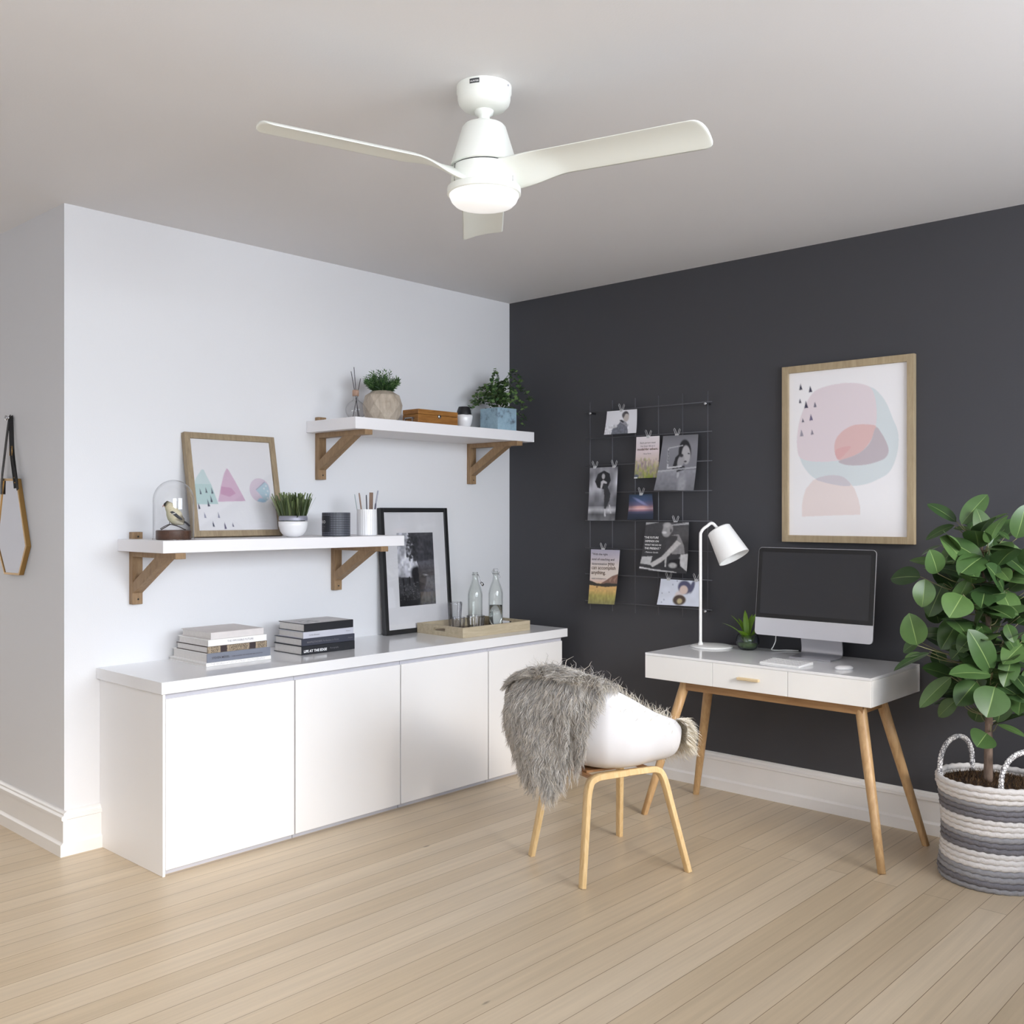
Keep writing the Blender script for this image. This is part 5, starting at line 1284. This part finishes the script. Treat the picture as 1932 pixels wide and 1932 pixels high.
for i in range(2600):
    a = rr.random()*2*PI; r_ = .18*math.sqrt(rr.random()); p = Vector((r_*math.cos(a), r_*math.sin(a), .366+.008*(1-r_/.18))); d = Vector((rr.gauss(0, .5), rr.gauss(0, .5), 1)).normalized()*(.012+.016*rr.random()); s_ = Vector((rr.gauss(0, 1), rr.gauss(0, 1), 0)).normalized()*.0012
    n0 = len(V); V += [p-s_, p+s_, p+d]; F.append((n0, n0+1, n0+2)); c = rr.choice([(92, 70, 50), (64, 48, 36), (128, 102, 74), (48, 36, 30)]); K += [[lin(x) for x in c]]*3
f_ = obj('coir_top', pymesh('coir_top', V, F, K), coirm, t); f_['kind'] = 'stuff'
o_ = Vector((BX, BY, 0))
trunk = [(2.897, -.387, .368), (2.897, -.385, .505), (2.898, -.381, .628), (2.901, -.378, .773), (2.898, -.381, .938), (2.886, -.392, 1.144), (2.874, -.403, 1.329)]
bm = NB(); P = smooth_path([Vector(q)-o_ for q in trunk], 5); tube(bm, P, [.0175-.0125*i/(len(P)-1) for i in range(len(P))], 14); obj('trunk', bm, barkm, t, True)
leaves = [(2.823, -0.466, 1.374, 2.885, -0.355, 1.491, 0.067, 0.8), (2.788, -0.417, 1.383, 2.674, -0.414, 1.455, 0.056, 0.5), (2.857, -0.449, 1.336, 2.989, -0.463, 1.418, 0.041, 0.4), (2.77, -0.393, 1.369, 2.66, -0.399, 1.309, 0.043, 0.5), (2.835, -0.401, 1.351, 2.768, -0.395, 1.356, 0.029, 0.2), (2.824, -0.384, 1.35, 2.832, -0.294, 1.392, 0.036, 0.6), (2.842, -0.421, 1.319, 2.758, -0.527, 1.217, 0.061, 0.5), (2.721, -0.397, 1.287, 2.648, -0.41, 1.246, 0.036, 0.4), (2.785, -0.61, 1.186, 2.778, -0.671, 1.278, 0.072, 1), (2.672, -0.483, 1.164, 2.553, -0.485, 1.152, 0.092, 0.6), (2.724, -0.572, 1.161, 2.718, -0.59, 1.052, 0.076, 0.9), (2.75, -0.452, 1.14, 2.703, -0.482, 1.006, 0.081, 0.7), (2.862, -0.566, 1.247, 2.926, -0.616, 1.172, 0.068, 0.6), (2.933, -0.501, 1.238, 2.98, -0.539, 1.163, 0.046, 0.7), (2.969, -0.495, 1.208, 3.023, -0.554, 1.169, 0.052, 0.5), (2.942, -0.411, 1.21, 2.905, -0.39, 1.329, 0.038, 0.8), (3.017, -0.451, 1.32, 3.049, -0.448, 1.449, 0.071, 1), (2.872, -0.503, 1.145, 2.996, -0.551, 1.142, 0.025, 0.2), (2.883, -0.629, 1.113, 2.875, -0.746, 1.038, 0.103, 0.8), (2.884, -0.519, 1.004, 2.786, -0.582, 1.012, 0.041, 0.3), (2.728, -0.663, 0.913, 2.713, -0.704, 1.037, 0.088, 1), (2.747, -0.592, 0.883, 2.637, -0.665, 0.81, 0.049, 0.4), (2.716, -0.592, 0.876, 2.661, -0.616, 0.856, 0.031, 0.3), (2.964, -0.554, 0.823, 2.906, -0.635, 0.986, 0.092, 0.8), (2.966, -0.58, 0.823, 2.86, -0.705, 0.826, 0.077, 0.7), (2.877, -0.498, 0.935, 2.815, -0.556, 0.857, 0.076, 0.6), (2.8, -0.515, 0.785, 2.703, -0.577, 0.662, 0.062, 0.7), (2.9, -0.532, 0.78, 2.858, -0.624, 0.697, 0.084, 0.7), (2.983, -0.591, 0.779, 2.981, -0.674, 0.678, 0.114, 0.9), (2.977, -0.542, 0.784, 3.083, -0.553, 0.728, 0.062, 0.6), (2.78, -0.384, 0.678, 2.706, -0.384, 0.597, 0.058, 0.6), (2.853, -0.357, 0.645, 2.831, -0.336, 0.589, 0.063, 0.7), (2.916, -0.463, 0.577, 2.908, -0.552, 0.539, 0.091, 0.7), (2.914, -0.41, 0.599, 3.044, -0.426, 0.663, 0.037, 0.4), (2.932, -0.393, 0.603, 3.038, -0.404, 0.571, 0.031, 0.4), (3.025, -0.47, 0.894, 2.986, -0.534, 0.978, 0.045, 0.6), (3.003, -0.518, 1.004, 3.035, -0.543, 0.94, 0.044, 0.7), (2.88, -0.414, 0.85, 2.936, -0.308, 0.882, 0.069, 0.6), (3.013, -0.373, 1.224, 2.944, -0.382, 1.307, 0.063, 0.5), (3.033, -0.436, 1.217, 3.067, -0.459, 1.287, 0.055, 0.8), (2.939, -0.373, 1.278, 3.024, -0.362, 1.246, 0.051, 0.4), (2.786, -0.419, 1.234, 2.749, -0.412, 1.177, 0.049, 0.6), (2.811, -0.355, 1.271, 2.758, -0.336, 1.243, 0.036, 0.3), (2.957, -0.492, 1.068, 2.991, -0.529, 1.024, 0.04, 0.8), (2.892, -0.416, 1.1, 2.845, -0.459, 1.04, 0.041, 0.4), (2.733, -0.427, 0.805, 2.704, -0.413, 0.871, 0.057, 0.7), (2.78, -0.384, 0.792, 2.715, -0.375, 0.784, 0.048, 0.4), (2.914, -0.328, 1.347, 2.962, -0.351, 1.313, 0.029, 0.3), (2.657, -0.457, 0.903, 2.594, -0.46, 0.855, 0.064, 0.5), (2.687, -0.401, 1.064, 2.702, -0.361, 0.97, 0.08, 0.7)]
V, F, K = [], [], []
cam_d = Vector((.46, -.89, .1)); rr = random.Random(15); bb = NB()
TP = [Vector(q) for q in trunk]
def nearest_trunk(b):
    best = min(range(len(P)), key=lambda i: ((P[i]+o_)-b).length+abs((P[i].z)-(b.z-.06))*.6); return P[best]+o_
def addleaf(b, tp, w, fc, i):
    b = Vector(b); tp = Vector(tp); nr = cam_d*fc+Vector((rr.gauss(0, .15), rr.gauss(0, .15), 1.1-fc*.75))
    c = [(66, 92, 50), (50, 74, 40), (78, 104, 58), (58, 84, 44)][i % 4]
    leaf(V, F, K, b-o_, tp-o_, w, nr, c, (128, 150, 92), .10, .13, 13)
    q = nearest_trunk(b); dn = Vector((0, 0, -.02))
    tube(bb, smooth_path([q-o_, q.lerp(b, .55)-o_+dn, b-o_], 3), [.0026, .0025, .0023, .0021, .0019, .0016, .0013], 6)
for i, (bx, by, bz_, tx, ty, tz, w_, fc) in enumerate(leaves): addleaf((bx, by, bz_), (tx, ty, tz), w_*1.12, fc, i)
for i in range(120):   # the rest of the crown: behind, inside and to the right
    z = rr.uniform(.66, 1.36); a = rr.uniform(-1.5, 1.9) if i < 50 else rr.uniform(1.0, 5.0)
    rad = (.30-.18*abs((z-.95)/.5)**2)*rr.uniform(.45, 1.0); c = TP[3].lerp(TP[6], min(1, max(0, (z-.77)/.55)))
    b = Vector((c.x+.55*rad*math.cos(a), c.y+.55*rad*math.sin(a), z)); d = Vector((math.cos(a+rr.gauss(0, .4)), math.sin(a+rr.gauss(0, .4)), rr.uniform(-.7, .7))).normalized(); tp = b+d*rr.uniform(.13, .18)
    if max(tp.y, b.y) > -.05 or (i >= 50 and min(tp.y, b.y) < -.47): continue
    if tp.x < 2.72 and i < 50 or tp.x < 2.6: continue
    addleaf(b, tp, rr.uniform(.07, .105), .45, i)
for i in range(46):
    z = rr.uniform(.74, 1.30); c = TP[3].lerp(TP[6], min(1, max(0, (z-.77)/.55))); a = rr.uniform(-2.7, -.1); r1 = rr.uniform(.05, .16)
    b = Vector((c.x+r1*math.cos(a), c.y+r1*math.sin(a), z)); d = Vector((rr.gauss(0, .7), -.35+rr.gauss(0, .3), rr.uniform(-.8, .5))).normalized()
    addleaf(b, b+d*rr.uniform(.13, .17), rr.uniform(.07, .10), .6, i)
tube(bb, smooth_path([Vector((2.899, -.380, .635))-o_, Vector((2.96, -.374, .672))-o_, Vector((3.02, -.367, .694))-o_, Vector((3.134, -.329, .773))-o_, Vector((3.18, -.30, .9))-o_], 4), [.010-.0004*i for i in range(17)], 10)
obj('branches', bb, M('twig_green', C(120, 118, 84), .6), t, True)
obj('foliage', pymesh('foliage', V, F, K), leafm, t, True)

# ------------------------------------------------------------------ ceiling fan
FX, FY = 2.064, -2.337
t = thing('ceiling_fan', 'white three-blade ceiling fan with round light hanging from the ceiling', 'ceiling fan', (FX, FY, 0), math.radians(42.7))
bm = NB(); lathe(bm, [(.0001, 2.6995), (.083, 2.6995), (.083, 2.680), (.080, 2.676), (.0795, 2.660), (.076, 2.648), (.066, 2.637), (.05, 2.630), (.032, 2.628), (.0001, 2.627)], 56); cp = obj('canopy', bm, fanw, t, 'auto')
bm = NB(); a0, a1 = math.radians(-119), math.radians(-98); vs = [[bm.verts.new((.0836*math.cos(a0+(a1-a0)*k/10), .0836*math.sin(a0+(a1-a0)*k/10), z)) for k in range(11)] for z in (2.6795, 2.6935)]
for k in range(10): bm.faces.new((vs[0][k], vs[0][k+1], vs[1][k+1], vs[1][k]))
bd = obj('badge', bm, M('badge_dark', C(62, 64, 66), .4), cp, True)
wraptext('HUNTER', bd, inkw, .0840, math.radians(-117.3), 2.6834, .0262, .02)
bm = NB()
for a in (-30, 150):
    lathe(bm, [(.0001, 0), (.003, 0), (.003, .002), (.0001, .003)], 10)
    for v in bm.verts[-40:]: v.co = Matrix.Rotation(math.radians(a), 4, 'Z') @ (Matrix.Translation((.0835, 0, 2.688)) @ Matrix.Rotation(PI/2, 4, 'Y') @ v.co)
obj('screw', bm, greyrail, cp, True)
bm = NB(); lathe(bm, [(.0001, 2.640), (.026, 2.640), (.0295, 2.630), (.027, 2.618), (.0170, 2.612), (.0165, 2.592), (.022, 2.588), (.0001, 2.58)], 36); obj('downrod', bm, fanw, t, True)
bm = NB(); lathe(bm, [(.0001, 2.592), (.024, 2.592), (.046, 2.589), (.060, 2.583), (.066, 2.576), (.099, 2.470), (.100, 2.462), (.097, 2.460), (.0001, 2.460)], 64); obj('motor_housing', bm, fanw, t, 'auto')
bm = NB(); lathe(bm, [(.0001, 2.4595), (.090, 2.4595), (.090, 2.456), (.0001, 2.456)], 48); obj('gap_shade_ring', bm, fandark, t, True)  # dark disc put in for the shade between housing and hub
bm = NB(); lathe(bm, [(.0001, 2.4555), (.094, 2.4555), (.097, 2.450), (.100, 2.41), (.098, 2.398), (.0001, 2.398)], 64); obj('rotor_hub', bm, fanw, t, 'auto')
bm = NB()
for a in (90, 210, 330): box(bm, (-.0006, .094, 2.400), (.0006, .1003, 2.454), mtx=Matrix.Rotation(math.radians(a+60+90), 4, 'Z'))
obj('hub_seam', bm, M('seam_grey', C(120, 120, 118), .6), t)
bm = NB(); lathe(bm, [(.0001, 2.3975), (.100, 2.3975), (.110, 2.395), (.111, 2.392), (.111, 2.376), (.108, 2.374), (.0001, 2.374)], 64); lk = obj('light_ring', bm, fanw, t, 'auto')
bm = NB(); lathe(bm, [(.105, 2.3735), (.105, 2.371), (.098, 2.355), (.088, 2.345), (.065, 2.338), (.035, 2.335), (.0001, 2.334)], 64, cap0=True); obj('light_glass', bm, fanglass, t, True)
def blade():
    # along +x; the root is steeper and wraps the hub, the -y edge is the higher one
    bm = NB(); secs = []
    N = 44; R0, R1 = .055, .690
    for i in range(N):
        u = 1-(1-i/(N-1))**1.35; r_ = lerp(R0, R1, u)
        blend = min(1, max(0, (r_-.085)/.17)); blend = blend*blend*(3-2*blend)
        pit = math.radians(lerp(33, 11.5, blend)); ch = lerp(.118, .140, blend)+.010*u
        q = max(0, (r_-(R1-.030))/.030); sh = math.sqrt(max(0, 1-q**2.6))
        th_ = lerp(.020, .0085, blend)*(1 if q < .9 else .6)
        y0 = -ch*.5+(1-sh)*.034; y1 = ch*.5-(1-sh)*.022
        zc = lerp(2.426, 2.438, blend)
        row = []
        for k in range(16):
            a = 2*PI*k/16; yy = (y0+y1)/2+(y1-y0)/2*math.cos(a); zz = th_/2*math.sin(a)
            zz += .013*blend*(1-(2*yy/ch)**2)
            Y = yy*math.cos(pit)+zz*math.sin(pit); Z = -yy*math.sin(pit)+zz*math.cos(pit)
            row.append((r_-.030*q*(yy < 0)*0-.016*u*u*max(0, -yy/ch), Y, zc+Z))
        secs.append(row)
    ring_surface(bm, secs); bmesh.ops.recalc_face_normals(bm, faces=bm.faces); return bm
b0 = None
for a in (-28, 92, 212):
    if b0 is None: b0 = obj('blade', blade(), fanblade, t, True); b = b0
    else: b = b0.copy(); COL.objects.link(b)
    b.rotation_euler = (0, 0, math.radians(a))

# ------------------------------------------------------------------ camera, light
cam = bpy.data.cameras.new('camera'); co = bpy.data.objects.new('camera', cam); COL.objects.link(co)
cam.sensor_width = 36; cam.lens = 35; cam.clip_start = .05
co.location = (4.1611, -4.4845, 1.4200); co.rotation_euler = (PI/2, 0, math.radians(42.712))
sc.camera = co
def area(name, loc, rot, sx, sy, power, col=(1, 1, 1), spread=PI):
    l = bpy.data.lights.new(name, 'AREA'); l.shape = 'RECTANGLE'; l.size = sx; l.size_y = sy; l.energy = power; l.color = col; l.spread = spread
    o = bpy.data.objects.new(name, l); COL.objects.link(o); o.location = loc; o.rotation_euler = rot; return o
# daylight through the wide window on the right: the sky outside, and the bright ground below it
area('sky_daylight', (XR+3.4, -2.6, 2.75), (0, math.radians(90), 0), 2.9, 10, 1330, (.84, .91, 1.0))
area('ground_bounce', (XR+1.7, -2.6, .25), (0, math.radians(90+55), 0), 2.6, 7, 600, (.93, .95, 1.0))
# added fill lamps behind the camera and at the hallway end, no windows there
area('rear_fill', (3.6, YF+.05, 1.55), (math.radians(90+6), 0, 0), 2.8, 1.7, 34, (.93, .96, 1.0))
area('hall_fill', (XL+.05, -3.03, 1.0), (0, math.radians(-90), 0), 1.5, .52, 9, (1, .96, .9))
# low warm sun
sl = bpy.data.lights.new('sun', 'SUN'); sl.energy = 1.65; sl.angle = math.radians(14); sl.color = (1, .89, .76)
so = bpy.data.objects.new('sun', sl); COL.objects.link(so)
so.rotation_euler = Vector((-.93, .30, -.38)).to_track_quat('-Z', 'Y').to_euler()
w = bpy.data.worlds.new('world'); sc.world = w; w.use_nodes = True
w.node_tree.nodes['Background'].inputs['Color'].default_value = (.75, .85, 1, 1); w.node_tree.nodes['Background'].inputs['Strength'].default_value = .6

sc.view_settings.view_transform = 'Standard'; sc.view_settings.look = 'None'; sc.view_settings.exposure = 0.1; sc.view_settings.gamma = 1
sc.view_settings.use_curve_mapping = False
sc.cycles.use_denoising = True
sc.cycles.max_bounces = 12; sc.cycles.diffuse_bounces = 6; sc.cycles.glossy_bounces = 4; sc.cycles.transmission_bounces = 8; sc.cycles.transparent_max_bounces = 16
sc.cycles.sample_clamp_indirect = 6; sc.cycles.caustics_reflective = False; sc.cycles.caustics_refractive = False
